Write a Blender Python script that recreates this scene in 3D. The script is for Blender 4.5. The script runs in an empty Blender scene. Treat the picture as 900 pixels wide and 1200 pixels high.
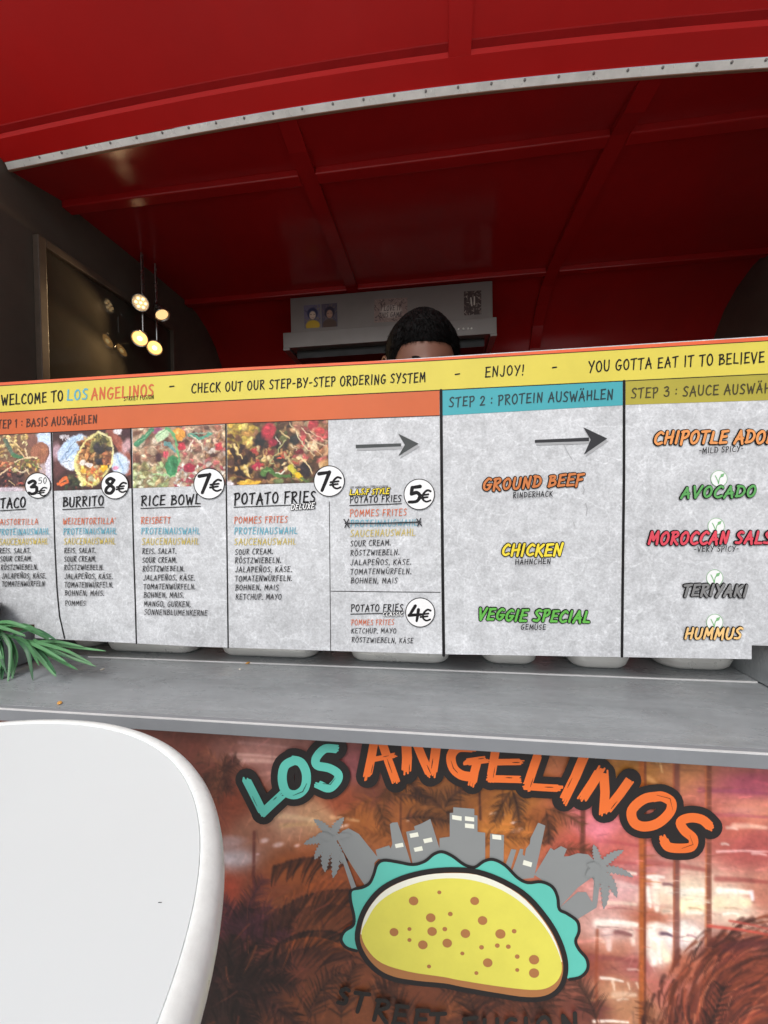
import bpy, bmesh, math, random
import numpy as np
from mathutils import Vector, Matrix
random.seed(7); rng = np.random.default_rng(7)
S = bpy.context.scene
C = S.collection
RAD = math.radians

# ---------------------------------------------------------------- camera
E = 1.42                                    # eye height
F = 470.0                                   # focal length in pixels of a 900 x 1200 picture
yaw, pitch, roll = RAD(7.5812), RAD(1.0042), RAD(-0.9115)
fw = Vector((-math.sin(yaw)*math.cos(pitch), math.cos(yaw)*math.cos(pitch), -math.sin(pitch)))
r0 = Vector((math.cos(yaw), math.sin(yaw), 0)); u0 = r0.cross(fw)
rt = math.cos(roll)*r0 + math.sin(roll)*u0
up = -math.sin(roll)*r0 + math.cos(roll)*u0
cam = bpy.data.objects.new('camera', bpy.data.cameras.new('camera')); C.objects.link(cam)
M = Matrix.Identity(4)
for i in range(3):
    M[i][0], M[i][1], M[i][2] = rt[i], up[i], -fw[i]
M[2][3] = E
cam.matrix_world = M
cam.data.sensor_fit = 'VERTICAL'; cam.data.sensor_height = 36; cam.data.sensor_width = 27
cam.data.lens = F/1200*36
cam.data.clip_start = 0.02; cam.data.clip_end = 500
S.camera = cam

# ---------------------------------------------------------------- sky, sun, exposure (overcast)
w = bpy.data.worlds.new('World'); S.world = w; w.use_nodes = True
nt = w.node_tree; nt.nodes.clear()
sk = nt.nodes.new('ShaderNodeTexSky'); sk.sky_type = 'NISHITA'; sk.sun_disc = False
SUN_EL, SUN_ROT = RAD(48), RAD(200)
sk.sun_elevation = SUN_EL; sk.sun_rotation = SUN_ROT; sk.dust_density = 3.0; sk.air_density = 1.0
hs = nt.nodes.new('ShaderNodeHueSaturation'); hs.inputs['Saturation'].default_value = 0.3
bg = nt.nodes.new('ShaderNodeBackground'); bg.inputs['Strength'].default_value = 0.13
wo = nt.nodes.new('ShaderNodeOutputWorld')
nt.links.new(sk.outputs[0], hs.inputs['Color']); nt.links.new(hs.outputs[0], bg.inputs['Color']); nt.links.new(bg.outputs[0], wo.inputs[0])
sun = bpy.data.objects.new('sun', bpy.data.lights.new('sun', 'SUN')); C.objects.link(sun)
sun.data.energy = 1.0; sun.data.angle = RAD(25); sun.data.color = (1, 0.98, 0.95)
sd = Vector((math.sin(SUN_ROT)*math.cos(SUN_EL), math.cos(SUN_ROT)*math.cos(SUN_EL), math.sin(SUN_EL)))
sun.rotation_euler = (-sd).to_track_quat('-Z', 'Y').to_euler()
S.view_settings.view_transform = 'Standard'; S.view_settings.look = 'None'
S.view_settings.gamma = 1; S.view_settings.use_curve_mapping = False
S.view_settings.exposure = 0.45

# ---------------------------------------------------------------- helpers
def ray(px, py): px = float(px); py = float(py); return (px-450)/F*rt - (py-600)/F*up + fw
def on_y(px, py, y):
    d = ray(px, py); d = d*(y/d.y); return Vector((d.x, d.y, d.z+E))
def on_z(px, py, z):
    d = ray(px, py); d = d*((z-E)/d.z); return Vector((d.x, d.y, d.z+E))
def on_x(px, py, x):
    d = ray(px, py); d = d*(x/d.x); return Vector((d.x, d.y, d.z+E))
def lin(c):
    return tuple((v/255/12.92 if v/255 <= .04045 else ((v/255+.055)/1.055)**2.4) for v in c)

MATS = {}
def mat(name, col, rough=.5, metal=0., var=.12, scale=9., bump=0., bscale=60., rvar=.1, spec=.5, emit=None, estr=0., coat=0.):
    if name in MATS: return MATS[name]
    m = bpy.data.materials.new(name); m.use_nodes = True; MATS[name] = m
    n = m.node_tree.nodes; l = m.node_tree.links; b = n['Principled BSDF']
    tc = n.new('ShaderNodeTexCoord')
    no = n.new('ShaderNodeTexNoise'); no.inputs['Scale'].default_value = scale; no.inputs['Detail'].default_value = 6; no.inputs['Roughness'].default_value = .65
    l.new(tc.outputs['Object'], no.inputs['Vector'])
    ra = n.new('ShaderNodeMapRange'); ra.inputs[1].default_value = .3; ra.inputs[2].default_value = .7
    ra.inputs[3].default_value = 1-var; ra.inputs[4].default_value = 1+var
    l.new(no.outputs['Fac'], ra.inputs[0])
    mx = n.new('ShaderNodeVectorMath'); mx.operation = 'SCALE'; mx.inputs[0].default_value = col[:3]
    l.new(ra.outputs[0], mx.inputs['Scale']); l.new(mx.outputs[0], b.inputs['Base Color'])
    rr = n.new('ShaderNodeMapRange'); rr.inputs[1].default_value = .3; rr.inputs[2].default_value = .7
    rr.inputs[3].default_value = max(.02, rough-rvar); rr.inputs[4].default_value = min(1, rough+rvar)
    n2 = n.new('ShaderNodeTexNoise'); n2.inputs['Scale'].default_value = scale*2.3; n2.inputs['Detail'].default_value = 5
    l.new(tc.outputs['Object'], n2.inputs['Vector']); l.new(n2.outputs['Fac'], rr.inputs[0]); l.new(rr.outputs[0], b.inputs['Roughness'])
    b.inputs['Metallic'].default_value = metal; b.inputs['Specular IOR Level'].default_value = spec
    b.inputs['Coat Weight'].default_value = coat
    if bump:
        bn = n.new('ShaderNodeBump'); bn.inputs['Strength'].default_value = bump; bn.inputs['Distance'].default_value = .004
        n3 = n.new('ShaderNodeTexNoise'); n3.inputs['Scale'].default_value = bscale; n3.inputs['Detail'].default_value = 4
        l.new(tc.outputs['Object'], n3.inputs['Vector']); l.new(n3.outputs['Fac'], bn.inputs['Height']); l.new(bn.outputs[0], b.inputs['Normal'])
    if emit:
        b.inputs['Emission Color'].default_value = (*emit, 1); b.inputs['Emission Strength'].default_value = estr
    return m
def vmat(name, rough=.5, coat=0., bump=0., bscale=300):
    if name in MATS: return MATS[name]
    m = bpy.data.materials.new(name); m.use_nodes = True; MATS[name] = m
    n = m.node_tree.nodes; l = m.node_tree.links; b = n['Principled BSDF']
    a = n.new('ShaderNodeVertexColor'); a.layer_name = 'paint'
    l.new(a.outputs['Color'], b.inputs['Base Color']); b.inputs['Roughness'].default_value = rough
    b.inputs['Coat Weight'].default_value = coat
    if bump:
        tc = n.new('ShaderNodeTexCoord')
        bn = n.new('ShaderNodeBump'); bn.inputs['Strength'].default_value = bump; bn.inputs['Distance'].default_value = .003
        n3 = n.new('ShaderNodeTexNoise'); n3.inputs['Scale'].default_value = bscale
        l.new(tc.outputs['Object'], n3.inputs['Vector']); l.new(n3.outputs['Fac'], bn.inputs['Height']); l.new(bn.outputs[0], b.inputs['Normal'])
    return m

def link(name, v, f, m, parent=None, smooth=False):
    me = bpy.data.meshes.new(name); me.from_pydata([tuple(p) for p in v], [], [tuple(q) for q in f]); me.update()
    if smooth: me.polygons.foreach_set('use_smooth', [True]*len(me.polygons))
    if m: me.materials.append(m)
    o = bpy.data.objects.new(name, me); C.objects.link(o)
    if parent:
        o.parent = parent; o.matrix_parent_inverse = Matrix.Translation(-parent_loc(parent))
    return o
def parent_loc(p):
    return p.location.copy() if p.type == 'EMPTY' else Vector((0, 0, 0))
def thing(name, loc, label, cat, group=None):
    o = bpy.data.objects.new(name, None); C.objects.link(o); o.location = loc; o.empty_display_size = .05
    o['label'] = label; o['category'] = cat
    if group: o['group'] = group
    return o
def tag(o, label, cat, group=None):
    o['label'] = label; o['category'] = cat
    if group: o['group'] = group
    return o

class MB:
    def __init__(s): s.v = []; s.f = []
    def add(s, v, f):
        k = len(s.v); s.v += [Vector(p) for p in v]; s.f += [tuple(i+k for i in q) for q in f]; return s
    def box(s, a, b):
        x0, y0, z0 = a; x1, y1, z1 = b
        return s.add([(x0,y0,z0),(x1,y0,z0),(x1,y1,z0),(x0,y1,z0),(x0,y0,z1),(x1,y0,z1),(x1,y1,z1),(x0,y1,z1)],
                     [(0,3,2,1),(4,5,6,7),(0,1,5,4),(1,2,6,5),(2,3,7,6),(3,0,4,7)])
    def prism(s, pts, d):
        # closed outline in 3D pushed along d
        n = len(pts); d = Vector(d)
        return s.add(list(pts)+[Vector(p)+d for p in pts],
                     [tuple(range(n)), tuple(reversed(range(n, 2*n)))]+[(i, n+i, n+(i+1) % n, (i+1) % n) for i in range(n)])
    def tube(s, path, rad, n=10, cap=True):
        path = [Vector(p) for p in path]; k = len(s.v); L = len(path)
        if not hasattr(rad, '__len__'): rad = [rad]*L
        for i, p in enumerate(path):
            t = (path[min(i+1, L-1)]-path[max(i-1, 0)]).normalized()
            a = t.orthogonal().normalized() if i == 0 else (a - t*a.dot(t)).normalized()
            b = t.cross(a)
            for j in range(n):
                q = 2*math.pi*j/n; s.v.append(p+(a*math.cos(q)+b*math.sin(q))*rad[i])
        for i in range(L-1):
            for j in range(n):
                s.f.append((k+i*n+j, k+i*n+(j+1) % n, k+(i+1)*n+(j+1) % n, k+(i+1)*n+j))
        if cap:
            s.f.append(tuple(k+j for j in reversed(range(n)))); s.f.append(tuple(k+(L-1)*n+j for j in range(n)))
        return s
    def lathe(s, c, prof, n=48, axis=(0,0,1)):
        ax = Vector(axis).normalized(); a = ax.orthogonal().normalized(); b = ax.cross(a); c = Vector(c); k = len(s.v); L = len(prof)
        for r, h in prof:
            for j in range(n):
                q = 2*math.pi*j/n; s.v.append(c+ax*h+(a*math.cos(q)+b*math.sin(q))*max(r, 1e-5))
        for i in range(L-1):
            for j in range(n):
                s.f.append((k+i*n+j, k+i*n+(j+1) % n, k+(i+1)*n+(j+1) % n, k+(i+1)*n+j))
        return s
    def build(s, name, m, parent=None, smooth=False, bevel=0, seg=2, auto=False):
        o = link(name, s.v, s.f, m, parent, smooth)
        if bevel:
            b = o.modifiers.new('bevel', 'BEVEL'); b.width = bevel; b.segments = seg; b.limit_method = 'ANGLE'; b.angle_limit = RAD(35)
            b.harden_normals = False
        return o

# ---------------------------------------------------------------- flat print / paint helpers (picture co-ordinates laid on a real plane)
class Plane:
    """Print lying on a vertical plane y = y0; layers stand a fraction of a millimetre proud of each other."""
    def __init__(s, y0, step): s.y0 = y0; s.step = step
    def __call__(s, px, py, layer): 
        p = on_y(px, py, s.y0); p.y = s.y0-layer*s.step; return p
class Flat:
    def __init__(s, plane, layer): s.p = plane; s.layer = layer; s.mb = MB(); s.k = 0
    def poly(s, pts):
        z = s.layer+s.k*.012; s.k += 1
        v = [s.p(x, y, z) for x, y in pts]; k = len(s.mb.v); s.mb.v += v
        # orientation facing -y
        a = sum(pts[i][0]*pts[(i+1) % len(pts)][1]-pts[(i+1) % len(pts)][0]*pts[i][1] for i in range(len(pts)))
        idx = list(range(k, k+len(v)))
        if a > 0: idx = idx[::-1]
        s.mb.f.append(tuple(idx)); return s
    def ribbon(s, pts, w, taper=None):
        pts = [p for i, p in enumerate(pts) if i == 0 or math.hypot(p[0]-pts[i-1][0], p[1]-pts[i-1][1]) > 1e-4]
        if len(pts) < 2: return s
        z = s.layer+s.k*.012; s.k += 1
        L = len(pts); left = []; right = []
        for i, (x, y) in enumerate(pts):
            x0, y0 = pts[max(i-1, 0)]; x1, y1 = pts[min(i+1, L-1)]
            dx, dy = x1-x0, y1-y0; q = math.hypot(dx, dy) or 1
            nx, ny = -dy/q, dx/q
            ww = w*(taper[i] if taper else 1)*.5
            left.append((x+nx*ww, y+ny*ww)); right.append((x-nx*ww, y-ny*ww))
        def cap(p, q, w0):
            dx, dy = p[0]-q[0], p[1]-q[1]; a0 = math.atan2(dy, dx)
            return [(p[0]+w0*math.cos(a0+t), p[1]+w0*math.sin(a0+t)) for t in (-.9, -.3, .3, .9)]
        t0 = taper[0] if taper else 1; t1 = taper[-1] if taper else 1
        k = len(s.mb.v)
        for i, (a, b) in enumerate(zip(left, right)): s.mb.v += [s.p(*a, z+i*.004), s.p(*b, z+i*.004)]
        for i in range(L-1): s.mb.f.append((k+2*i, k+2*i+1, k+2*i+3, k+2*i+2))
        for p, q, ww, e in ((pts[0], pts[1], w*t0*.5, 0), (pts[-1], pts[-2], w*t1*.5, 2*(L-1))):
            c = cap(p, q, ww); kk = len(s.mb.v); s.mb.v += [s.p(*a, z+(e/2)*.004) for a in c]
            ids = [kk+i for i in range(4)]
            if e == 0: s.mb.f.append((k, *ids[::1], k+1) if True else ())
            else: s.mb.f.append((k+e+1, *ids, k+e))
        return s
    def ellipse(s, cx, cy, rx, ry, rot=0, n=32):
        c, d = math.cos(rot), math.sin(rot)
        return s.poly([(cx+rx*math.cos(t)*c-ry*math.sin(t)*d, cy+rx*math.cos(t)*d+ry*math.sin(t)*c) for t in [2*math.pi*i/n for i in range(n)]])
    def ring(s, cx, cy, r, w, n=40):
        pts = [(cx+r*math.cos(2*math.pi*i/n), cy+r*math.sin(2*math.pi*i/n)) for i in range(n+1)]
        return s.ribbon(pts, w)
    def build(s, name, m, parent=None): return link(name, s.mb.v, s.mb.f, m, parent)

def crom(pts, n=5, closed=False):
    out = []; L = len(pts)
    R = range(L) if closed else range(L-1)
    for i in R:
        if closed: p0, p1, p2, p3 = pts[i-1], pts[i], pts[(i+1) % L], pts[(i+2) % L]
        else: p0, p1, p2, p3 = pts[max(i-1, 0)], pts[i], pts[i+1], pts[min(i+2, L-1)]
        for k in range(n):
            t = k/n; q = []
            for a in (0, 1):
                q.append(.5*(2*p1[a]+(p2[a]-p0[a])*t+(2*p0[a]-5*p1[a]+4*p2[a]-p3[a])*t*t+(3*p1[a]-p0[a]-3*p2[a]+p3[a])*t**3))
            out.append(tuple(q))
    if not closed: out.append(tuple(pts[-1]))
    return out

# hand drawn capitals: strokes on a box one unit high
G = {}
def g(ch, wd, *st): G[ch] = (wd, st)
l_ = lambda *p: ('l', p)
c_ = lambda *p: ('c', p)
g('A', .62, l_((0,-.02),(.34,1)), l_((.32,1),(.6,-.04)), l_((.08,.33),(.58,.4)))
g('B', .56, l_((.06,-.02),(.1,1)), c_((.02,.96),(.4,.98),(.46,.76),(.1,.54)), c_((.1,.54),(.5,.5),(.54,.16),(.02,.02)))
g('C', .56, c_((.56,.88),(.36,1),(.08,.66),(.06,.22),(.3,0),(.58,.12)))
g('D', .6, l_((.08,0),(.1,1)), c_((.0,.97),(.42,.9),(.6,.5),(.42,.1),(.02,.02)))
g('E', .52, l_((.1,1),(.05,0)), l_((.06,.98),(.54,1.02)), l_((.08,.52),(.46,.56)), l_((.02,.02),(.54,.04)))
g('F', .5, l_((.1,1),(.04,-.06)), l_((.04,.96),(.54,1.02)), l_((.08,.5),(.44,.56)))
g('G', .6, c_((.55,.92),(.34,1),(.06,.62),(.08,.16),(.34,.0),(.54,.2),(.56,.42)), l_((.34,.42),(.64,.45)))
g('H', .6, l_((.08,1),(.05,-.02)), l_((.56,1.02),(.54,-.03)), l_((.04,.46),(.6,.54)))
g('I', .2, l_((.12,1.02),(.08,-.02)))
g('J', .46, l_((.42,1),(.38,.3)), c_((.38,.3),(.3,.02),(.14,-.02),(0,.16)))
g('K', .56, l_((.08,1),(.05,-.02)), l_((.54,1),(.08,.44)), l_((.16,.52),(.58,-.04)))
g('L', .5, l_((.1,1),(.05,.02)), l_((.02,.04),(.52,.02)))
g('M', .74, l_((.04,-.02),(.12,1)), l_((.12,1),(.36,.3)), l_((.36,.3),(.64,1.02)), l_((.64,1.02),(.7,-.04)))
g('N', .62, l_((.05,-.02),(.1,1)), l_((.1,1),(.5,.02)), l_((.5,.0),(.58,1.04)))
g('O', .6, c_((.36,1),(.1,.8),(.04,.36),(.22,.0),(.5,.14),(.58,.6),(.44,.96),(.26,.99)))
g('P', .52, l_((.08,-.06),(.1,1)), c_((.0,.95),(.42,1),(.5,.72),(.34,.5),(.08,.42)))
g('R', .56, l_((.07,-.03),(.1,1)), c_((.0,.96),(.42,1),(.48,.72),(.1,.48)), l_((.12,.5),(.58,-.05)))
g('S', .5, c_((.5,.92),(.3,1),(.08,.78),(.24,.54),(.44,.34),(.34,.04),(.0,.06)))
g('T', .54, l_((-.02,.94),(.58,1.02)), l_((.3,.98),(.24,-.04)))
g('U', .58, c_((.07,1.02),(.04,.4),(.16,.02),(.42,.04),(.54,.36),(.56,1.02)))
g('V', .58, l_((.02,1),(.26,-.02)), l_((.25,-.02),(.6,1.04)))
g('W', .8, l_((.02,1),(.2,0)), l_((.2,0),(.42,.72)), l_((.42,.72),(.58,0)), l_((.58,0),(.8,1.04)))
g('X', .56, l_((.04,1),(.54,-.02)), l_((.56,1.02),(.02,-.04)))
g('Y', .56, l_((.02,1),(.28,.5)), l_((.58,1.04),(.16,-.06)))
g('Z', .54, l_((.04,.95),(.54,1)), l_((.52,1),(.04,.04)), l_((.02,.04),(.56,.02)))
g('Ä', .62, *G['A'][1], l_((.16,1.2),(.19,1.27)), l_((.44,1.22),(.47,1.29)))
g('Ö', .6, *G['O'][1], l_((.18,1.2),(.21,1.27)), l_((.42,1.22),(.45,1.29)))
g('Ü', .58, *G['U'][1], l_((.16,1.2),(.19,1.27)), l_((.42,1.22),(.45,1.29)))
g('Ñ', .62, *G['N'][1], c_((.14,1.18),(.26,1.28),(.4,1.19),(.52,1.29)))
g('1', .26, l_((.02,.8),(.18,1)), l_((.18,1),(.14,0)))
g('2', .5, c_((.04,.78),(.2,1),(.44,.92),(.42,.62),(.04,.04)), l_((.02,.03),(.54,.05)))
g('3', .5, c_((.04,.9),(.3,1),(.46,.8),(.18,.54)), c_((.18,.54),(.5,.46),(.46,.06),(.2,-.02),(.0,.12)))
g('4', .54, l_((.26,1),(.02,.36)), l_((.0,.36),(.56,.4)), l_((.42,.74),(.38,-.04)))
g('5', .5, l_((.5,.99),(.12,.95)), l_((.13,.95),(.1,.56)), c_((.1,.54),(.36,.6),(.5,.36),(.36,.04),(.0,.02)))
g('7', .52, l_((.0,.95),(.54,1)), l_((.53,1),(.16,-.04)))
g('8', .5, c_((.46,.86),(.26,1),(.08,.82),(.24,.58),(.46,.3),(.3,.0),(.06,.1),(.08,.36),(.3,.58),(.46,.86)))
g('0', .46, c_((.26,1),(.06,.7),(.08,.2),(.24,0),(.42,.3),(.42,.76),(.26,1)))
g('€', .6, c_((.58,.9),(.38,1),(.16,.7),(.14,.26),(.36,0),(.6,.1)), l_((.0,.6),(.46,.64)), l_((-.02,.36),(.42,.4)))
g('.', .14, l_((.0,.05),(.12,.07)), l_((.0,.0),(.12,.02)))
g(',', .14, l_((.1,.1),(.02,-.16)), l_((.02,.06),(.12,.06)))
g(':', .16, l_((.08,.2),(.1,.26)), l_((.1,.66),(.12,.72)))
g('-', .36, l_((.04,.44),(.34,.47)))
g('!', .2, l_((.14,1.02),(.08,.34)), l_((.06,.0),(.08,.06)))
g("'", .14, l_((.1,1.02),(.06,.8)))
SP = .46; GAP = .25
def strokes(txt, x0, y0, x1, y1, h, slant=.08, jit=1., seed=None):
    """strokes of a line of lettering between two baseline points (picture co-ordinates)"""
    rd = random.Random(seed if seed is not None else txt+str(x0))
    W = 0; pos = []
    for ch in txt:
        if ch == ' ': W += SP; continue
        pos.append((ch, W)); W += G[ch][0]+GAP
    W -= GAP
    L = math.hypot(x1-x0, y1-y0); ux, uy = (x1-x0)/L, (y1-y0)/L; vx, vy = uy, -ux; sx = L/W
    out = []
    for ch, wx in pos:
        wd, st = G[ch]; a = rd.uniform(-.045, .045)*jit; k = 1+rd.uniform(-.05, .05)*jit; dy = rd.uniform(-.04, .04)*jit
        for kind, pts in st:
            pp = crom(pts, 5) if kind == 'c' else [tuple(pts[0]), tuple(((pts[0][i]+pts[1][i])/2+(.012*rd.uniform(-1, 1) if i == 0 else 0)) for i in (0, 1)), tuple(pts[1])]
            q = []
            for x, y in pp:
                x_ = (x-wd/2)*k; y_ = (y-.5)*k+.5+dy
                xx = wx+wd/2+x_+slant*(y_-.3)+a*0; yy = y_+a*(x_)
                q.append((x0+ux*xx*sx+vx*yy*h, y0+uy*xx*sx+vy*yy*h))
            out.append(q)
    return out
def write(fl, txt, x0, y0, x1, y1, h, wt=.13, rough=.0, **kw):
    rd = random.Random(txt)
    for q in strokes(txt, x0, y0, x1, y1, h, **kw):
        n = len(q); tp = [1-.28*abs(rd.random()*.8+.2)*((i/(n-1))**1.5) for i in range(n)]
        fl.ribbon(q, wt*h, tp)
    return fl
def brush(fl, pts, w, n=6, rag=.35, rd=random):
    """a dry brush stroke: parallel bristle bands of uneven length"""
    pts = [Vector((*p, 0)) for p in pts]
    L = sum((pts[i+1]-pts[i]).length for i in range(len(pts)-1))
    for j in range(n):
        off = ((j+.5)/n-.5)*w*.86
        e0 = rd.uniform(-rag, rag)*w*.6; e1 = rd.uniform(-rag, rag)*w*.75
        q = []
        for i, p in enumerate(pts):
            t = (pts[min(i+1, len(pts)-1)]-pts[max(i-1, 0)]).normalized(); nn = Vector((-t.y, t.x, 0))
            pp = p+nn*off
            if i == 0: pp = pp-t*e0
            if i == len(pts)-1: pp = pp+t*e1
            q.append((pp.x, pp.y))
        fl.ribbon(q, w/n*1.5)

# ---------------------------------------------------------------- painted canvases
class Canvas:
    def __init__(s, x0, y0, x1, y1, res=1., base=(128,128,128)):
        s.x0, s.y0, s.res = x0, y0, res; s.W = int((x1-x0)*res)+1; s.H = int((y1-y0)*res)+1
        s.a = np.empty((s.H, s.W, 3)); s.a[:] = base
    def _win(s, xa, ya, xb, yb):
        i0 = max(0, int((ya-s.y0)*s.res)-1); i1 = min(s.H, int((yb-s.y0)*s.res)+2)
        j0 = max(0, int((xa-s.x0)*s.res)-1); j1 = min(s.W, int((xb-s.x0)*s.res)+2)
        if i1 <= i0 or j1 <= j0: return None
        Y, X = np.mgrid[i0:i1, j0:j1]; return i0, i1, j0, j1, X/s.res+s.x0, Y/s.res+s.y0
    def _mix(s, wn, al, col):
        i0, i1, j0, j1 = wn[:4]; al = al[..., None]; s.a[i0:i1, j0:j1] = s.a[i0:i1, j0:j1]*(1-al)+np.array(col, float)*al
    def stroke(s, pts, w, col, alpha=1., soft=.5, w1=None, streak=0.):
        pts = np.array(pts, float); m = w+2
        wn = s._win(pts[:,0].min()-m, pts[:,1].min()-m, pts[:,0].max()+m, pts[:,1].max()+m)
        if wn is None: return
        X, Y = wn[4:]; best = np.full(X.shape, 1e9); tt = np.zeros(X.shape); n = len(pts)-1
        for i in range(n):
            a, b = pts[i], pts[i+1]; d = b-a; q = max(d@d, 1e-9)
            t = np.clip(((X-a[0])*d[0]+(Y-a[1])*d[1])/q, 0, 1)
            dd = np.hypot(X-a[0]-t*d[0], Y-a[1]-t*d[1]); k = dd < best
            best[k] = dd[k]; tt[k] = (i+t[k])/n
        ww = w*.5 if w1 is None else (w+(w1-w)*tt)*.5
        al = np.clip((ww-best)/(np.maximum(ww*soft, .5))+.0, 0, 1)*alpha
        s._mix(wn, al, col)
    def blob(s, cx, cy, rx, ry, col, alpha=1., rot=0, soft=.4, shade=0.):
        m = max(rx, ry)+2; wn = s._win(cx-m, cy-m, cx+m, cy+m)
        if wn is None: return
        X, Y = wn[4]-cx, wn[5]-cy; c, d = math.cos(rot), math.sin(rot)
        r = np.hypot((X*c+Y*d)/rx, (-X*d+Y*c)/ry); al = np.clip((1-r)/soft, 0, 1)*alpha
        s._mix(wn, al, col)
    def sample(s, X, Y):
        x = np.clip((X-s.x0)*s.res, 0, s.W-1.001); y = np.clip((Y-s.y0)*s.res, 0, s.H-1.001)
        j = x.astype(int); i = y.astype(int); fx = (x-j)[..., None]; fy = (y-i)[..., None]; a = s.a
        return (a[i,j]*(1-fx)+a[i,j+1]*fx)*(1-fy)+(a[i+1,j]*(1-fx)+a[i+1,j+1]*fx)*fy
    def noise(s, amt, cells):
        for c in cells:
            h, w_ = max(2, int(s.H/c)+2), max(2, int(s.W/c)+2); nz = rng.normal(0, 1, (h, w_))
            y = np.linspace(0, h-1.001, s.H); x = np.linspace(0, w_-1.001, s.W); i = y.astype(int)[:,None]; j = x.astype(int)[None]
            fy = (y-y.astype(int))[:,None]; fx = (x-x.astype(int))[None]
            z = (nz[i,j]*(1-fx)+nz[i,j+1]*fx)*(1-fy)+(nz[i+1,j]*(1-fx)+nz[i+1,j+1]*fx)*fy
            s.a *= (1+amt*z)[..., None]
        s.a = np.clip(s.a, 2, 250)
def to_lin(a):
    c = np.clip(a/255, 0, 1); return np.where(c <= .04045, c/12.92, ((c+.055)/1.055)**2.4)
def paint_mesh(name, P, col, m, parent):
    """P (H,W,3) points, col (H,W,3) sRGB 0..255 -> grid mesh with a colour per vertex"""
    H, W = P.shape[:2]; me = bpy.data.meshes.new(name)
    idx = np.arange(H*W).reshape(H, W)
    q = np.stack([idx[:-1,:-1], idx[1:,:-1], idx[1:,1:], idx[:-1,1:]], -1).reshape(-1, 4)
    me.from_pydata(P.reshape(-1, 3).tolist(), [], q.tolist()); me.update()
    at = me.color_attributes.new('paint', 'FLOAT_COLOR', 'POINT')
    rgba = np.ones((H*W, 4), np.float32); rgba[:, :3] = to_lin(col).reshape(-1, 3); at.data.foreach_set('color', rgba.ravel())
    me.materials.append(m); o = bpy.data.objects.new(name, me); C.objects.link(o)
    if parent: o.parent = parent; o.matrix_parent_inverse = Matrix.Translation(-parent_loc(parent))
    return o

# ---------------------------------------------------------------- materials
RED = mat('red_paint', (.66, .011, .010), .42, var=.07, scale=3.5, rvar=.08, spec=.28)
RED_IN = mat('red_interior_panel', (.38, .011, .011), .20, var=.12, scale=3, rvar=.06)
BLACKW = mat('black_wall_panel', (.100, .087, .068), .5, var=.18, scale=4)
STEEL = mat('brushed_steel', (.62, .62, .63), .30, .9, var=.08, scale=14)
TRIM = mat('aluminium_trim', (.84, .82, .77), .34, .15, var=.16, scale=16, rvar=.12)
RIVET = mat('rivet_metal', (.30, .29, .28), .4, .8)
def counter_mat():
    m = bpy.data.materials.new('grey_counter_sheet'); m.use_nodes = True; n = m.node_tree.nodes; l = m.node_tree.links; b = n['Principled BSDF']
    tc = n.new('ShaderNodeTexCoord')
    def nz(scale, vec, det, a, b_, c, d, dist=0):
        mp_ = n.new('ShaderNodeMapping'); mp_.inputs['Scale'].default_value = vec; l.new(tc.outputs['Object'], mp_.inputs['Vector'])
        q = n.new('ShaderNodeTexNoise'); q.inputs['Scale'].default_value = scale; q.inputs['Detail'].default_value = det; q.inputs['Roughness'].default_value = .7; q.inputs['Distortion'].default_value = dist
        l.new(mp_.outputs[0], q.inputs['Vector']); r_ = n.new('ShaderNodeMapRange')
        for i, v_ in enumerate((a, b_, c, d)): r_.inputs[i+1].default_value = v_
        l.new(q.outputs['Fac'], r_.inputs[0]); return r_.outputs[0]
    def mul(a, b_):
        q = n.new('ShaderNodeMath'); q.operation = 'MULTIPLY'; l.new(a, q.inputs[0]); l.new(b_, q.inputs[1]); return q.outputs[0]
    v_ = mul(mul(nz(5, (1,2,1), 6, .3, .7, .84, 1.13, .6), nz(7, (1,14,1), 6, .3, .7, .90, 1.10)), nz(60, (1,1.5,1), 5, .35, .72, .95, 1.10))
    v_ = mul(v_, nz(9, (1,3,1), 8, .60, .72, 1.0, 1.22, 1.2))
    x = n.new('ShaderNodeVectorMath'); x.operation = 'SCALE'; x.inputs[0].default_value = (.250, .268, .278); l.new(v_, x.inputs['Scale']); l.new(x.outputs[0], b.inputs['Base Color'])
    l.new(nz(6, (1,2.5,1), 6, .3, .7, .17, .40, .5), b.inputs['Roughness']); b.inputs['Specular IOR Level'].default_value = .6
    return m
COUNTER = counter_mat()
EDGE = mat('grey_edge_band', (.22, .23, .245), .45, var=.08)
LINEW = mat('pale_edge_line', (.62, .62, .62), .4)
DARK = mat('dark_plastic', (.028, .029, .030), .5)
INK = mat('black_ink', (.016, .015, .015), .55, var=.1)
WHITEP = mat('white_plastic', (.70, .755, .765), .42, var=.012, scale=3, rvar=.0)

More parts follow.
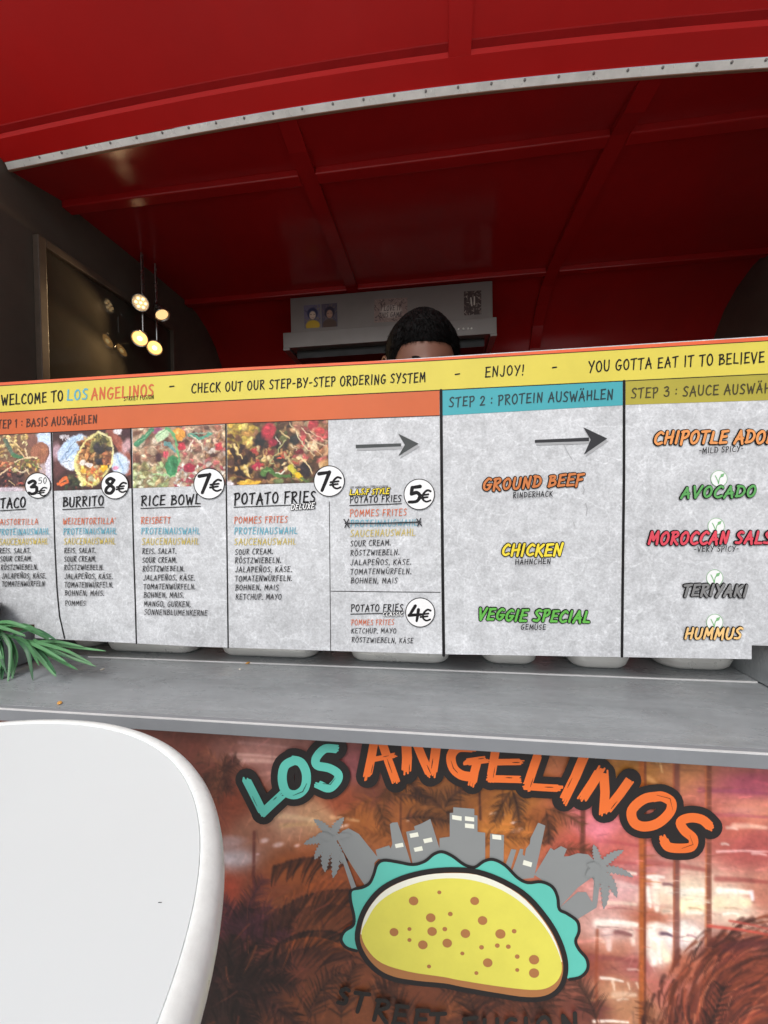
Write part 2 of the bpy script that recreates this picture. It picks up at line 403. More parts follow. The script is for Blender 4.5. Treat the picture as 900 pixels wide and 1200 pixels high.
# ---------------------------------------------------------------- the ground
def ground_mat():
    m = bpy.data.materials.new('grey_pavers'); m.use_nodes = True; n = m.node_tree.nodes; l = m.node_tree.links; b = n['Principled BSDF']
    tc = n.new('ShaderNodeTexCoord'); br = n.new('ShaderNodeTexBrick'); br.inputs['Scale'].default_value = 3.0
    br.inputs['Color1'].default_value = (.42,.41,.39,1); br.inputs['Color2'].default_value = (.50,.485,.465,1); br.inputs['Mortar'].default_value = (.16,.155,.15,1)
    br.inputs['Mortar Size'].default_value = .012
    no = n.new('ShaderNodeTexNoise'); no.inputs['Scale'].default_value = 5; no.inputs['Detail'].default_value = 8
    mx = n.new('ShaderNodeMixRGB'); mx.blend_type = 'MULTIPLY'; mx.inputs[0].default_value = .5
    l.new(tc.outputs['Object'], br.inputs['Vector']); l.new(tc.outputs['Object'], no.inputs['Vector'])
    l.new(br.outputs['Color'], mx.inputs[1]); l.new(no.outputs['Color'], mx.inputs[2]); l.new(mx.outputs[0], b.inputs['Base Color']); b.inputs['Roughness'].default_value = .85
    return m
gr = link('ground', [(-150,-150,0),(150,-150,0),(150,150,0),(-150,150,0)], [(0,1,2,3)], ground_mat()); gr['kind'] = 'structure'

# ---------------------------------------------------------------- the food trailer
XL, XR, YB = -1.19, 1.33, 2.2
T = thing('food_trailer', (0.05, 1.4, 0), 'red retro food trailer with raised hatch, grey serving counter and palm mural front', 'food trailer')
CZ = E-.331                                                       # counter top
strip_px = [(-60,212),(15,197),(100,178.5),(200,160),(275,146.8),(350,135),(450,118.5),(545,107.5),(640,99),(770,87),(900,77),(1010,71)]
strip_xz = [(on_y(x, y, 1.0).x, on_y(x, y, 1.0).z) for x, y in strip_px]
sx_ = np.array([a for a, b in strip_xz]); sz_ = np.array([b for a, b in strip_xz])
pf = np.polyfit(sx_, sz_, 4)
def zs(x): return float(np.polyval(pf, min(max(x, -1.35), 1.1))) - max(0, x-1.1)*.12
CEIL = E+1.0
prof = [(1.0, None), (1.09, None), (1.17, CEIL), (1.4, CEIL+.004), (1.6, CEIL+.004), (1.80, CEIL), (1.9, CEIL-.018), (1.99, CEIL-.06), (2.07, CEIL-.125), (2.135, CEIL-.215), (2.175, CEIL-.32), (2.193, CEIL-.43), (2.2, CEIL-.55)]
def prof_z(x, i):
    y, z = prof[i]
    if z is None:
        t = (y-1.0)/.17; z = zs(x)*(1-t)+CEIL*t
    return z
def ceiling(off=0., xs=None):
    v = []; f = []; n = len(prof)
    for x in xs:
        for i in range(n):
            y = prof[i][0]; z = prof_z(x, i)
            if off and i > 0:
                j0, j1 = max(i-1, 0), min(i+1, n-1); dy = prof[j1][0]-prof[j0][0]; dz = prof_z(x, j1)-prof_z(x, j0); q = math.hypot(dy, dz)
                y += off*dz/q; z -= off*dy/q                     # into the room
            v.append((x, y, z))
    for k in range(len(xs)-1):
        for i in range(n-1): f.append((k*n+i, k*n+i+1, (k+1)*n+i+1, (k+1)*n+i))
    return v, f
xs = [XL+(XR-XL)*i/24 for i in range(25)]
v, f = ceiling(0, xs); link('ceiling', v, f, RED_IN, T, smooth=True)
# outer roof skin, a closed shell above the lining
rv = []; rf = []
outp = [(1.0, None)]+[(y+.0, (z+.06 if z else None)) for y, z in prof[2:]]
for x in (XL-.05, XR+.05):
    rv += [(x, y+(.05 if y > 1.9 else 0), (zs(min(max(x,XL),XR))+.06 if z is None else z)) for y, z in outp]
k = len(outp); link('roof', rv, [(i, k+i, k+i+1, i+1) for i in range(k-1)], RED, T)
# rear wall, end walls, floor
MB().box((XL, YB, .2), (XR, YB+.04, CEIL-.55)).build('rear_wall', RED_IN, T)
MB().box((XL-.03, .62, .16), (XR+.03, YB+.04, .2)).build('floor_panel', DARK, T)
outl = [(.615, .2), (.615, E-.3), (.63, E+.45), (.72, E+.80), (.86, E+.95), (.99, E+.985), (1.05, CEIL+.03), (1.8, CEIL+.04), (1.92, CEIL+.02), (2.02, CEIL-.03), (2.10, CEIL-.10), (2.17, CEIL-.2), (2.235, CEIL-.4), (2.235, .2)]
for x, d in ((XL, -.03), (XR, .03)):
    MB().prism([(x, y, z) for y, z in outl], (d, 0, 0)).build('end_wall', BLACKW, T)
    MB().prism([(x+d*1.02, y, z) for y, z in outl], (d*.5, 0, 0)).build('outer_wall', RED, T)
# ribs
def long_rib(y, z, wy, dz, segs):
    for a, b in segs:
        MB().box((a, y, z-dz), (b, y+wy, z+.002)).build('ceiling_rib', RED_IN, T, bevel=.004)
TR = [(-.395, -.345), (.475, .525)]
long_rib(1.165, CEIL, .04, .022, [(XL, TR[0][0]), (TR[0][1], TR[1][0]), (TR[1][1], XR)])
long_rib(1.80, CEIL, .035, .024, [(XL, TR[0][0]), (TR[0][1], TR[1][0]), (TR[1][1], XR)])
for a, b in TR:
    v0, f0 = ceiling(.0, [a, b]); v1, f1 = ceiling(.016, [a, b]); n = len(prof)
    mb = MB(); mb.add(v1, f1)
    for kx in (0, 1):
        mb.add(v0[kx*n:(kx+1)*n]+v1[kx*n:(kx+1)*n], [(i, i+1, n+i+1, n+i) if kx else (i+1, i, n+i, n+i+1) for i in range(n-1)])
    mb.build('ceiling_rib', RED_IN, T)
# trim strip with rivets
tv = []; xs2 = [XL+.005+(XR+.03-XL)*i/60 for i in range(61)]
trim = MB(); lip = MB()
for (mb_, za, zb, ya, yb, ln) in ((trim, -.0045, .0085, .990, .9935, .008), (lip, -.0070, -.0048, .9980, 1.004, 0)):
    pv = []
    for x in xs2:
        z = zs(x); pv += [(x, ya+ln, z+za), (x, ya, z+zb), (x, yb, z+zb), (x, yb+ln, z+za)]
    ff = []
    for i in range(len(xs2)-1):
        a, b = 4*i, 4*i+4
        for j in range(4): ff.append((a+j, a+(j+1) % 4, b+(j+1) % 4, b+j))
    ff += [(0,3,2,1), (len(pv)-4, len(pv)-3, len(pv)-2, len(pv)-1)]
    mb_.add(pv, ff)
TRM = trim.build('edge_trim', TRIM, T); lip.build('gasket', mat('tan_gasket', (.24,.12,.07), .7), TRM)
for px, py in [(46,188),(72,183),(101,177),(129,171),(160,166),(190,160),(221,155),(253,150),(286,144),(320,140),(354,134.5),(390,129),(426,123),(462,118),(499,113),(537,107.5),(576,102.5),(615,97),(655,92.5),(696,88.5),(736,85),(777,81.5),(817,79),(858,77),(898,75)]:
    p = on_y(px, py, .991); p.z = zs(p.x)+.0052; p.y = .990+.008*(.0033/.013)-.0002
    MB().lathe(p, [(.0030, 0), (.0027, .0014), (.0015, .0023), (0, .0026)], 10, (0,-.86,-.5)).build('rivet', RIVET, TRM, smooth=True)

# raised hatch: a framed lid hinged on the trim and swung up towards the viewer
HA = RAD(27); TF, TM = .046, .95; REC = .012
hx0, hx1 = XL-.02, XR+.04
def hp(x, t, d=0.):   # d: away from the underside
    x_ = x; return Vector((x_, .992-t*math.cos(HA)-d*math.sin(HA), zs(x)+.012+t*math.sin(HA)+d*math.cos(HA)))
def hgrid(xa, xb, ta, tb, d, nx=24, nt_=2):
    v = []; f = []
    for i in range(nx+1):
        for j in range(nt_+1): v.append(hp(xa+(xb-xa)*i/nx, ta+(tb-ta)*j/nt_, d))
    n = nt_+1
    for i in range(nx):
        for j in range(nt_): f.append((i*n+j, i*n+j+1, (i+1)*n+j+1, (i+1)*n+j))
    return v, f
def hbar(xa, xb, ta, tb, d0, d1, nx):
    mb = MB(); v, f = hgrid(xa, xb, ta, tb, d0, nx, 1); mb.add(v, f); v2, f2 = hgrid(xa, xb, ta, tb, d1, nx, 1); mb.add(v2, [q[::-1] for q in f2])
    for i in range(nx):
        mb.add([v[2*i], v[2*i+2], v2[2*i+2], v2[2*i]], [(0,1,2,3)]); mb.add([v[2*i+1], v[2*i+3], v2[2*i+3], v2[2*i+1]], [(3,2,1,0)])
    mb.add([v[0], v[1], v2[1], v2[0]], [(0,1,2,3)]); mb.add([v[-2], v[-1], v2[-1], v2[-2]], [(3,2,1,0)])
    return mb
HT = hbar(hx0, hx1, 0, TM, REC, REC+.03, 30).build('hatch', RED, T)
hbar(hx0, hx1, 0, TF, 0, REC-.0005, 30).build('hatch_frame', RED, HT, bevel=.004)
hbar(hx0, hx1, TM-.06, TM, 0, REC-.0005, 30).build('hatch_frame', RED, HT, bevel=.004)
STEP_SHADE = mat('step_shade_red', (.42, .008, .008), .5, spec=.2)  # darker red strips along the frame step, painting in its shade line
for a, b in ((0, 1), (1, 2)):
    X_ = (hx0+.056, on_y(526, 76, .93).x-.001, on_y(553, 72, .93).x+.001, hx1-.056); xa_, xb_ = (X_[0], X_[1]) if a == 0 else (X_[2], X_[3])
    hbar(xa_, xb_, TF+.0004, TF+.014, REC-.003, REC-.0004, 14).build('step_shade_strip', STEP_SHADE, HT)
cxa, cxb = on_y(526, 76, .93).x, on_y(553, 72, .93).x
for a, b in ((hx0, hx0+.055), (cxa, cxb), (hx1-.055, hx1)):
    hbar(a, b, TF+.0005, TM-.0605, 0, REC-.0005, 4 if b-a < .1 else 4).build('hatch_frame', RED, HT, bevel=.004)

# serving counter
CF, CB = .575, 1.005
ct = MB().box((XL-.02, CF+.012, CZ-.0205), (XR+.02, .7985, CZ)).build('counter', COUNTER, T, bevel=.0015)
MB().box((XL-.02, .802, CZ-.0205), (XR+.02, CB, CZ+.0015)).build('counter_shelf', COUNTER, ct)
MB().box((XL-.02, CF, CZ-.0205), (XR+.02, CF+.0115, CZ-.0016)).build('edge_band', EDGE, ct, bevel=.001)
MB().box((XL-.02, CF-.0005, CZ-.0014), (XR+.02, CF+.0022, CZ+.0006)).build('edge_strip', LINEW, ct)
MB().box((XL-.02, CF+.0023, CZ-.0014), (XR+.02, CF+.0115, CZ-.0002)).build('edge_groove', EDGE, ct)
MB().box((on_z(103,770,CZ).x, .7990, CZ-.004), (.568, .8014, CZ+.0016)).build('seam_strip', LINEW, ct)
RT = E-.246
for a, b, ya in ((.569, .63, .66), (-.95, -.888, .64)):
    MB().box((a, ya, CZ+.0016), (b, 1.0, RT if a > 0 else E-.262)).build('side_rail', COUNTER, ct, bevel=.002)

# front panel with the painted mural
MY = .612
MZ0, MZ1 = .03, CZ-.0212
cv = Canvas(-260, 780, 1320, 1760, 1.0)
base = [(230,880,120,70,55),(262,880,140,95,80),(300,880,170,125,110),(340,900,155,112,100),(250,910,108,58,45),(270,940,140,75,50),(250,960,150,85,60),(330,960,190,150,118),(300,975,168,118,90),(370,955,190,150,110),(270,1005,188,160,148),(265,1040,178,85,58),(300,1040,150,84,55),(340,1020,165,95,50),(400,940,150,82,52),(440,930,118,70,50),(420,900,140,85,82),(430,960,160,100,50),(480,930,150,95,45),(520,940,120,80,45),(560,930,140,90,45),(600,940,165,110,50),(600,970,188,125,55),(640,960,150,90,50),(680,950,205,120,110),(700,970,216,132,132),(720,990,200,115,100),(680,990,175,90,70),(800,890,180,125,80),(740,900,170,120,60),(870,890,190,120,100),(880,920,170,90,100),(880,950,205,140,110),(860,970,190,110,90),(880,990,175,95,85),(740,1030,190,120,110),(760,1050,222,190,170),(800,1050,230,215,180),(860,1060,230,210,180),(895,1050,190,130,105),(730,1040,210,165,155),(760,1075,188,120,90),(720,1090,212,180,165),(790,1100,232,224,210),(770,1120,222,205,180),(720,1110,190,130,100),(750,1130,170,100,90),(800,1130,180,110,80),(720,1160,185,135,100),(740,1180,190,140,100),(780,1160,190,120,100),(850,1120,130,65,50),(880,1150,142,76,52),(830,1180,120,65,50),(870,1195,110,60,45),(690,1130,150,85,65),(690,1180,120,70,55),(270,1080,112,55,58),(250,1120,80,50,45),(300,1100,130,70,62),(340,1060,150,90,55),(330,1120,120,70,50),(380,1100,125,75,45),(300,1160,92,56,42),(250,1180,66,46,38),(360,1180,125,75,45),(420,1180,140,85,50),(500,1190,118,70,45),(560,1190,110,65,45),(620,1190,110,65,45),(370,1020,155,88,46),(390,1060,132,76,42),(500,1250,95,58,40),(850,1260,95,52,40),(250,1260,60,40,34),(150,1000,130,75,55),(60,900,150,90,75),(0,1150,90,55,42),(1050,1000,190,110,85),(1050,1200,120,66,50),(600,1500,70,42,32),(0,1500,60,38,30),(1150,1500,75,45,34)]
B = np.array(base, float); Yg, Xg = np.mgrid[0:cv.H, 0:cv.W]; Xg = Xg+cv.x0; Yg = Yg+cv.y0
num = np.zeros(cv.a.shape); den = np.zeros(cv.a.shape[:2])
for bx, by, *col in B:
    wgt = 1/((Xg-bx)**2+((Yg-by)*1.5)**2+120)**1.9; num += wgt[..., None]*np.array(col); den += wgt
cv.a = num/den[..., None]
rp = random.Random(11)
# soft horizontal dabs of sunset cloud
for i in range(900):
    x, y = rp.uniform(-200, 1250), rp.uniform(820, 1700); L = rp.uniform(12, 55); c = cv.sample(np.array(x), np.array(y))*rp.uniform(.78, 1.25)
    c = np.clip(c+np.array([rp.uniform(-8,14), rp.uniform(-8,8), rp.uniform(-8,12)]), 0, 245)
    a = rp.uniform(-.15, .15); cv.stroke([(x-L/2, y-L/2*a), (x, y+rp.uniform(-2,2)), (x+L/2, y+L/2*a)], rp.uniform(3, 9), c, rp.uniform(.25, .6), 1., 1.5)
def dabs(lst):
    for x0, y0, x1, y1, wd, col, al in lst: cv.stroke([(x0,y0),((x0+x1)/2,(y0+y1)/2-1.0),(x1,y1)], wd*1.5, col, min(1,al*1.15), .7, wd*.9)
# the pale temple-like houses behind the palm trunks, and bright water lines
W1, W2, PK = (246,238,214), (240,222,190), (214,140,140)
dabs([(702,1020,745,1024,6,W1,.7),(700,1034,746,1040,9,(228,196,180),.7),(712,1058,745,1060,5,W2,.6),(758,1028,778,1028,5,W1,.8),(768,1030,770,1066,10,W1,.75),(776,1044,789,1046,12,W1,.7),(778,1068,788,1069,8,W2,.6),(800,1046,826,1044,10,W1,.9),(800,1062,824,1064,14,(244,232,180),.8),(806,1069,822,1070,6,W1,.7),(842,1044,876,1046,8,W1,.9),(842,1058,876,1058,16,(240,228,180),.8),(848,1071,866,1071,3,W1,.8),(880,1046,882,1054,6,(235,225,215),.8),(700,1082,746,1084,10,W1,.75),(712,1092,714,1112,10,(236,214,196),.7),(740,1092,742,1106,9,(238,220,196),.6),(700,1100,708,1104,6,W2,.5),(764,1088,766,1128,14,W1,.9),(770,1084,786,1090,8,W1,.7),(772,1108,782,1124,14,(246,236,190),.8),(801,1082,804,1100,7,W1,.9),(804,1088,820,1094,12,W1,.85),(806,1098,818,1106,12,(240,226,200),.8),(736,1136,754,1138,3,W1,.4),(704,1146,730,1150,4,W1,.7),(718,1150,720,1160,4,W2,.6),(736,1152,738,1160,3,W2,.6),(746,1152,748,1158,3,W2,.6),(720,1166,744,1166,8,W2,.5),(724,1172,736,1171,3,W1,.5),(696,1197,736,1198,4,W1,.8),(840,998,900,998,3,(236,190,176),.75),(882,1000,898,1002,4,(232,196,180),.6),(846,989,854,990,3,W1,.7),(860,968,898,970,7,(230,190,160),.7),(852,970,864,972,4,(235,205,180),.6),(846,940,898,944,5,(214,140,120),.5),(820,926,900,930,6,(150,78,96),.5),(836,955,900,958,5,(176,92,100),.5),(700,985,750,992,5,(176,84,84),.5),(690,1010,745,1012,6,(170,86,80),.5),(840,1030,900,1034,7,(150,74,66),.55),(756,1010,830,1020,8,(160,84,74),.5),(690,1122,745,1126,8,(150,84,76),.6),(700,1086,742,1090,2,(120,84,76),.5),(722,1094,738,1096,8,(150,98,86),.7),(774,1094,786,1096,5,(110,80,86),.7),(760,912,782,930,6,(222,170,110),.5),(770,880,776,905,3,(226,190,130),.7),(764,876,770,896,3,(226,190,130),.6),(800,886,824,892,4,(216,160,90),.6),(850,895,896,900,7,(150,84,96),.5)])
# left: pale round stones, bright wisps
for (x,y,rx,ry,c,al) in [(278,1006,26,11,(206,190,180),.8),(270,985,24,8,(196,170,160),.6),(262,1006,18,9,(214,204,196),.6),(310,985,7,4,(226,196,180),.8),(326,990,9,4,(228,196,178),.8),(348,991,5,2.4,(226,190,170),.8),(302,1001,3,2,(226,190,180),.8),(606,973,10,3.5,(238,210,200),.9),(602,964,5,1.8,(238,214,200),.9),(578,953,6,1.8,(238,214,196),.9),(590,955,2,1.5,(238,220,200),.9),(478,962,3,1,(238,220,200),.7),(402,968,9,2.5,(236,206,180),.8),(394,964,6,1.8,(236,206,180),.6)]:
    cv.blob(x, y, rx, ry, c, al, -.25 if rx < 12 else 0, .6)
dabs([(280,890,350,896,6,(206,170,150),.6),(270,884,330,888,4,(214,180,160),.5),(300,908,345,904,5,(190,140,120),.5),(318,955,372,962,8,(214,184,140),.6),(330,968,372,966,6,(206,170,120),.5),(280,870,350,878,4,(196,150,136),.5),(388,958,420,962,5,(220,180,130),.5),(300,940,330,946,5,(180,130,110),.5)])
for x, y, rx_, ry_, c, al in [(812,1056,22,20,(244,230,190),.75),(858,1056,26,18,(240,224,190),.75),(776,1108,20,30,(246,228,204),.7),(808,1094,18,16,(242,226,206),.7),(775,1050,16,20,(240,220,180),.7),(722,1042,30,22,(226,190,176),.6),(718,1098,30,22,(226,190,170),.55),(724,1166,24,16,(222,180,140),.4),(700,975,26,30,(226,140,146),.6),(690,945,18,14,(220,140,140),.5),(870,950,36,8,(226,160,150),.5)]: cv.blob(x, y, rx_, ry_, c, al, 0, 1.0)
dabs([(802,1044,826,1043,3,W1,.8),(844,1043,876,1045,3,W1,.8),(765,1086,788,1088,3,W1,.8),(800,1082,803,1104,4,W1,.8),(704,1080,744,1082,4,W1,.7),(770,1100,774,1128,6,W1,.8),(758,1040,762,1062,6,W1,.7),(712,1064,744,1066,2,(170,110,100),.6),(808,1064,822,1066,2,(190,150,110),.6),(850,1064,870,1066,2,(200,160,120),.6),(776,1094,788,1097,4,(110,84,96),.7),(722,1092,740,1096,5,(140,96,90),.7),(806,1096,816,1099,3,(170,130,130),.6),(778,1036,790,1038,4,(120,80,84),.6)])
# palm trunks
for x, ya, yb, wd, c, al in [(752,880,1205,9,(176,100,44),.85),(756,880,1205,4,(120,66,44),.7),(793,872,1130,10,(122,74,62),.8),(789,872,1130,3,(176,96,60),.6),(831,876,1112,8,(128,76,56),.85),(827,876,1112,3,(190,110,60),.6),(682,905,1012,8,(104,58,44),.8),(470,930,1000,3,(92,54,36),.8),(563,905,960,4,(74,44,34),.8),(590,910,960,3,(110,68,40),.7),(540,905,950,3,(90,56,36),.6),(298,975,1080,5,(112,58,48),.7),(488,915,960,3,(110,70,40),.6),(700,1090,1210,5,(150,80,50),.6)]:
    cv.stroke([(x,ya),(x+rp.uniform(-1.5,1.5),(ya+yb)/2),(x,yb)], wd, c, al, .5)
def frond(x0, y0, ang, L, sag, n, ll, col, al=.85, wd=4., side=2, back=.9):
    """one palm leaf: a bent rib with tapering blades"""
    P = []; a = ang; x, y = x0, y0
    for i in range(13):
        P.append((x, y)); x += L/12*math.cos(a); y += L/12*math.sin(a); a += sag/12
    cv.stroke(P, wd*.6, col, al, .6, 1.0)
    for i in range(n):
        t = .12+.88*i/n; k = t*12; j = min(int(k), 11); fx = k-j
        px, py = P[j][0]*(1-fx)+P[j+1][0]*fx, P[j][1]*(1-fx)+P[j+1][1]*fx
        da = math.atan2(P[j+1][1]-P[j][1], P[j+1][0]-P[j][0])
        for sgn in ((-1, 1) if side == 2 else (side,)):
            al = min(1, al*1.0); l2 = ll*(1-.55*t)*rp.uniform(.75, 1.2); b = da+sgn*back*rp.uniform(.75, 1.15)
            cc = np.clip(np.array(col)*rp.uniform(.6, 1.2), 0, 255)
            qx, qy = px+l2*.55*math.cos(b), py+l2*.55*math.sin(b); b2 = b-sgn*.12+.25*(1 if math.cos(b) > 0 else -1)
            cv.stroke([(px,py),(qx,qy),(qx+l2*.45*math.cos(b2), qy+l2*.45*math.sin(b2))], wd*rp.uniform(.9,1.6), cc, min(1,al*rp.uniform(.75,1.15)), .65, .7)
dk, br_, mv, og = (52,34,28), (88,54,36), (92,52,60), (176,96,46)
for k in range(16): frond(262+rp.uniform(-8,8), 906+rp.uniform(-8,8), rp.uniform(0, 6.28), rp.uniform(22,42), rp.uniform(-.6,.6), 10, 16, rp.choice([(96,60,44),(120,78,56),(80,48,38),(150,96,66)]), .5, 2.5)
for a_ in (-2.6,-2.0,-1.5,-1.0,-.55,-.2,.3,.9,2.2,2.9): frond(262,1152,a_,rp.uniform(70,110),.5 if math.cos(a_) > 0 else -.5,24,34,rp.choice([dk,(70,44,40),(62,40,34)]),.7,5)
for a_ in (-2.3,-1.9,-1.55,-1.2,-.8,-.4): frond(285,1100,a_,rp.uniform(50,80),.7 if math.cos(a_) > 0 else -.6,18,26,rp.choice([mv,(110,62,66),(84,48,54)]),.55,4)
frond(440,1050,-2.85,135,-1.1,20,50,(70,42,32),.8,5,-1)
frond(420,1010,-2.9,105,-.7,18,42,(78,46,34),.8,5,-1)
frond(450,1075,-2.75,150,-1.0,22,52,(84,50,34),.7,5,-1)
frond(415,1035,-2.95,90,-.9,22,24,og,.6,4,-1)
frond(420,1105,-2.6,110,-1.35,18,46,dk,.75,5,-1)
frond(430,1130,-2.5,120,-1.4,18,46,(72,44,36),.7,5,-1)
frond(415,1120,-2.4,90,-1.3,16,22,og,.55,4,-1)
for (x,y,a_,L,sg) in [(520,950,-1.2,50,1.2),(520,950,-2.2,46,-1.0),(520,950,.4,40,.5),(522,948,2.6,44,-.5),(440,935,-.3,55,.7),(440,935,2.8,50,-.6),(440,938,1.1,40,.3),(470,905,2.0,45,.3),(470,905,.9,45,-.2),(600,925,1.2,45,.4),(600,925,2.2,45,-.3),(640,948,.2,50,.5),(640,948,2.7,55,-.5),(640,950,1.4,40,.2),(560,985,-.2,80,.5),(580,990,-2.9,60,-.4),(640,1000,-.3,60,.6),(470,985,-2.8,80,-.6),(470,960,-.2,60,.6)]:
    frond(x, y, a_, L, sg, 14, 20, rp.choice([(70,46,34),(96,62,38),(120,76,40),(58,40,34),(140,86,42)]), .55, 3.2)
# big palm head, lower right: nested drooping leaves
def blade(x, y, a, L, w_, c, al, bend):
    P = []
    for q in range(6): P.append((x, y)); x += L/5*math.cos(a); y += L/5*math.sin(a); a += bend/5
    cv.stroke(P, w_, c, al, .75, .8)
PAL = [(112,58,42),(92,50,38),(140,74,48),(170,92,60),(78,44,36),(120,62,46),(100,52,42),(160,84,56)]
for i in range(420):
    ph_ = rp.uniform(2.6, 5.0); rr = 25+125*rp.random()**.8; x, y = 900+rr*math.cos(ph_)*1.02, 1215+rr*.95*math.sin(ph_)
    a_ = ph_-math.pi/2+rp.uniform(-.5, .1); L = rp.uniform(22, 60)*(1 if rr < 130 else .6)
    c = np.array(rp.choice(PAL))*rp.uniform(.75, 1.15)*(.82+.3*(1-rr/165))
    blade(x, y, a_, L, rp.uniform(4, 10), c, rp.uniform(.45, .85), -rp.uniform(.2, .9))
for i in range(60):
    ph_ = rp.uniform(2.7, 4.8); rr = 35+105*rp.random(); x, y = 900+rr*math.cos(ph_), 1215+rr*.95*math.sin(ph_)
    blade(x, y, ph_-math.pi/2+rp.uniform(-.5, 0), rp.uniform(18, 40), rp.uniform(2, 4.5), rp.choice([(200,120,84),(206,136,98),(184,100,70),(56,34,30)]), .6, -rp.uniform(.2, .8))
dabs([(830,1085,905,1096,4,(206,92,74),.7),(855,1079,905,1090,3,(196,86,70),.6),(850,1110,905,1104,12,(96,50,48),.6)])
for (x,y,a_,L,sg) in [(480,1200,-1.9,60,-.8),(520,1205,-1.2,60,.7),(560,1210,-1.7,55,-.3),(620,1205,-1.2,60,.8),(640,1190,-2.2,60,-.6),(440,1190,-1.3,60,.8),(400,1200,-1.6,70,.6),(700,1200,-1.8,60,-.6),(360,1200,-1.4,70,.9),(560,1185,-.4,80,.5),(600,1180,-2.7,80,-.5)]:
    frond(x, y, a_, L*1.1, sg, 14, 32, rp.choice([(70,44,34),(60,40,32),(150,92,52),(90,54,38)]), .6, 3.6)
# rest of the front, outside the picture
for i in range(46):
    x, y = rp.uniform(-240,1300), rp.uniform(1240,1740); 
    for q in range(5): frond(x, y, rp.uniform(0,6.28), rp.uniform(50,110), rp.uniform(-.8,.8), 14, 30, rp.choice([dk,br_,mv,(110,64,40)]), .6, 5)
for i in range(16):
    x = rp.choice([rp.uniform(-240,150), rp.uniform(940,1300)]); y = rp.uniform(860,1240)
    for q in range(5): frond(x, y, rp.uniform(0,6.28), rp.uniform(50,90), rp.uniform(-.8,.8), 14, 26, rp.choice([dk,br_,og,(110,64,40)]), .6, 4)

for i in range(1500):
    x, y = rp.uniform(190, 930), rp.uniform(850, 1225); c0 = cv.sample(np.array(x), np.array(y)); c = np.clip(c0*rp.uniform(.72, 1.28)+np.array([rp.uniform(-6,8), rp.uniform(-5,5), rp.uniform(-4,8)]), 0, 250)
    if x > 690 and y < 1120: a_ = rp.uniform(-.15, .15); L = rp.uniform(8, 26); bd = 0
    elif x > 770: continue
    else: a_ = rp.uniform(1.0, 2.9) if x < 420 else rp.uniform(.4, 2.8); L = rp.uniform(10, 26); bd = rp.uniform(-.5, .5)
    blade(x, y, a_, L, rp.uniform(1.5, 4.5), c, rp.uniform(.25, .6), bd)
for i in range(90):
    x, y = rp.uniform(230, 420), rp.uniform(1010, 1215); blade(x, y, rp.uniform(1.4, 2.8), rp.uniform(18, 40), rp.uniform(1.5, 3.5), rp.choice([(190,112,60),(170,92,70),(44,28,26),(60,36,40),(150,84,60)]), rp.uniform(.35, .7), rp.uniform(-.6, .3))
_b = cv.a.copy()
for _k in range(2): _b[1:-1,1:-1] = (_b[1:-1,1:-1]*2+_b[:-2,1:-1]+_b[2:,1:-1]+_b[1:-1,:-2]+_b[1:-1,2:])/6
cv.a = cv.a*.8+_b*.2
cv.a = 255*(cv.a/255)**1.16*1.03*np.array([1.0, .99, 1.06]); cv.noise(.035, (3, 9)); cv.noise(.02, (1.5,))
gx = np.concatenate([np.arange(XL-.03, -.46, .006), np.arange(-.46, .50, .0017), np.arange(.50, XR+.035, .006)])
gz = np.concatenate([np.arange(MZ1, E-.90, -.0017), np.arange(E-.90, MZ0, -.008), [MZ0]])
GX, GZ = np.meshgrid(gx, gz); Pm = np.stack([GX, np.full(GX.shape, MY), GZ], -1)
D = Pm-np.array([0,0,E]); A = np.array([rt, up, fw]); q = D @ A.T
PX = 450+F*q[...,0]/q[...,2]; PY = 600-F*q[...,1]/q[...,2]
MUR = paint_mesh('front_panel', Pm, np.clip(cv.sample(PX, PY)*1.03, 0, 250), vmat('mural_paint', .46, .0, .05, 160), T)
MB().box((XL-.03, MY+.002, MZ0), (XR+.03, MY+.03, MZ1)).build('front_backing', RED, T)
for x0_, x1_ in ((XL-.03, XL), (XR, XR+.03)):
    MB().box((x0_, MY+.031, MZ0), (x1_, YB+.04, .16)).build('skirt', DARK, T)

# emblem on the mural
mp = Plane(MY, .0005)
LBLK, LOR, LTEAL = mat('emblem_black', (.017,.014,.014), .4), mat('emblem_orange', lin((232,112,48)), .42, var=.05), mat('emblem_teal', lin((98,196,180)), .42, var=.04)
LGREY, LYEL = mat('emblem_grey', lin((140,143,143)), .42, var=.03), mat('emblem_yellow', lin((226,218,92)), .42, var=.05, scale=14)
LBRN, LWHT = mat('emblem_brown', lin((176,118,70)), .42, var=.04), mat('emblem_white', lin((238,238,222)), .42, var=.03)
def cr(ox, oy, s, pts): return [(ox+x/s, oy+y/s) for x, y in pts]
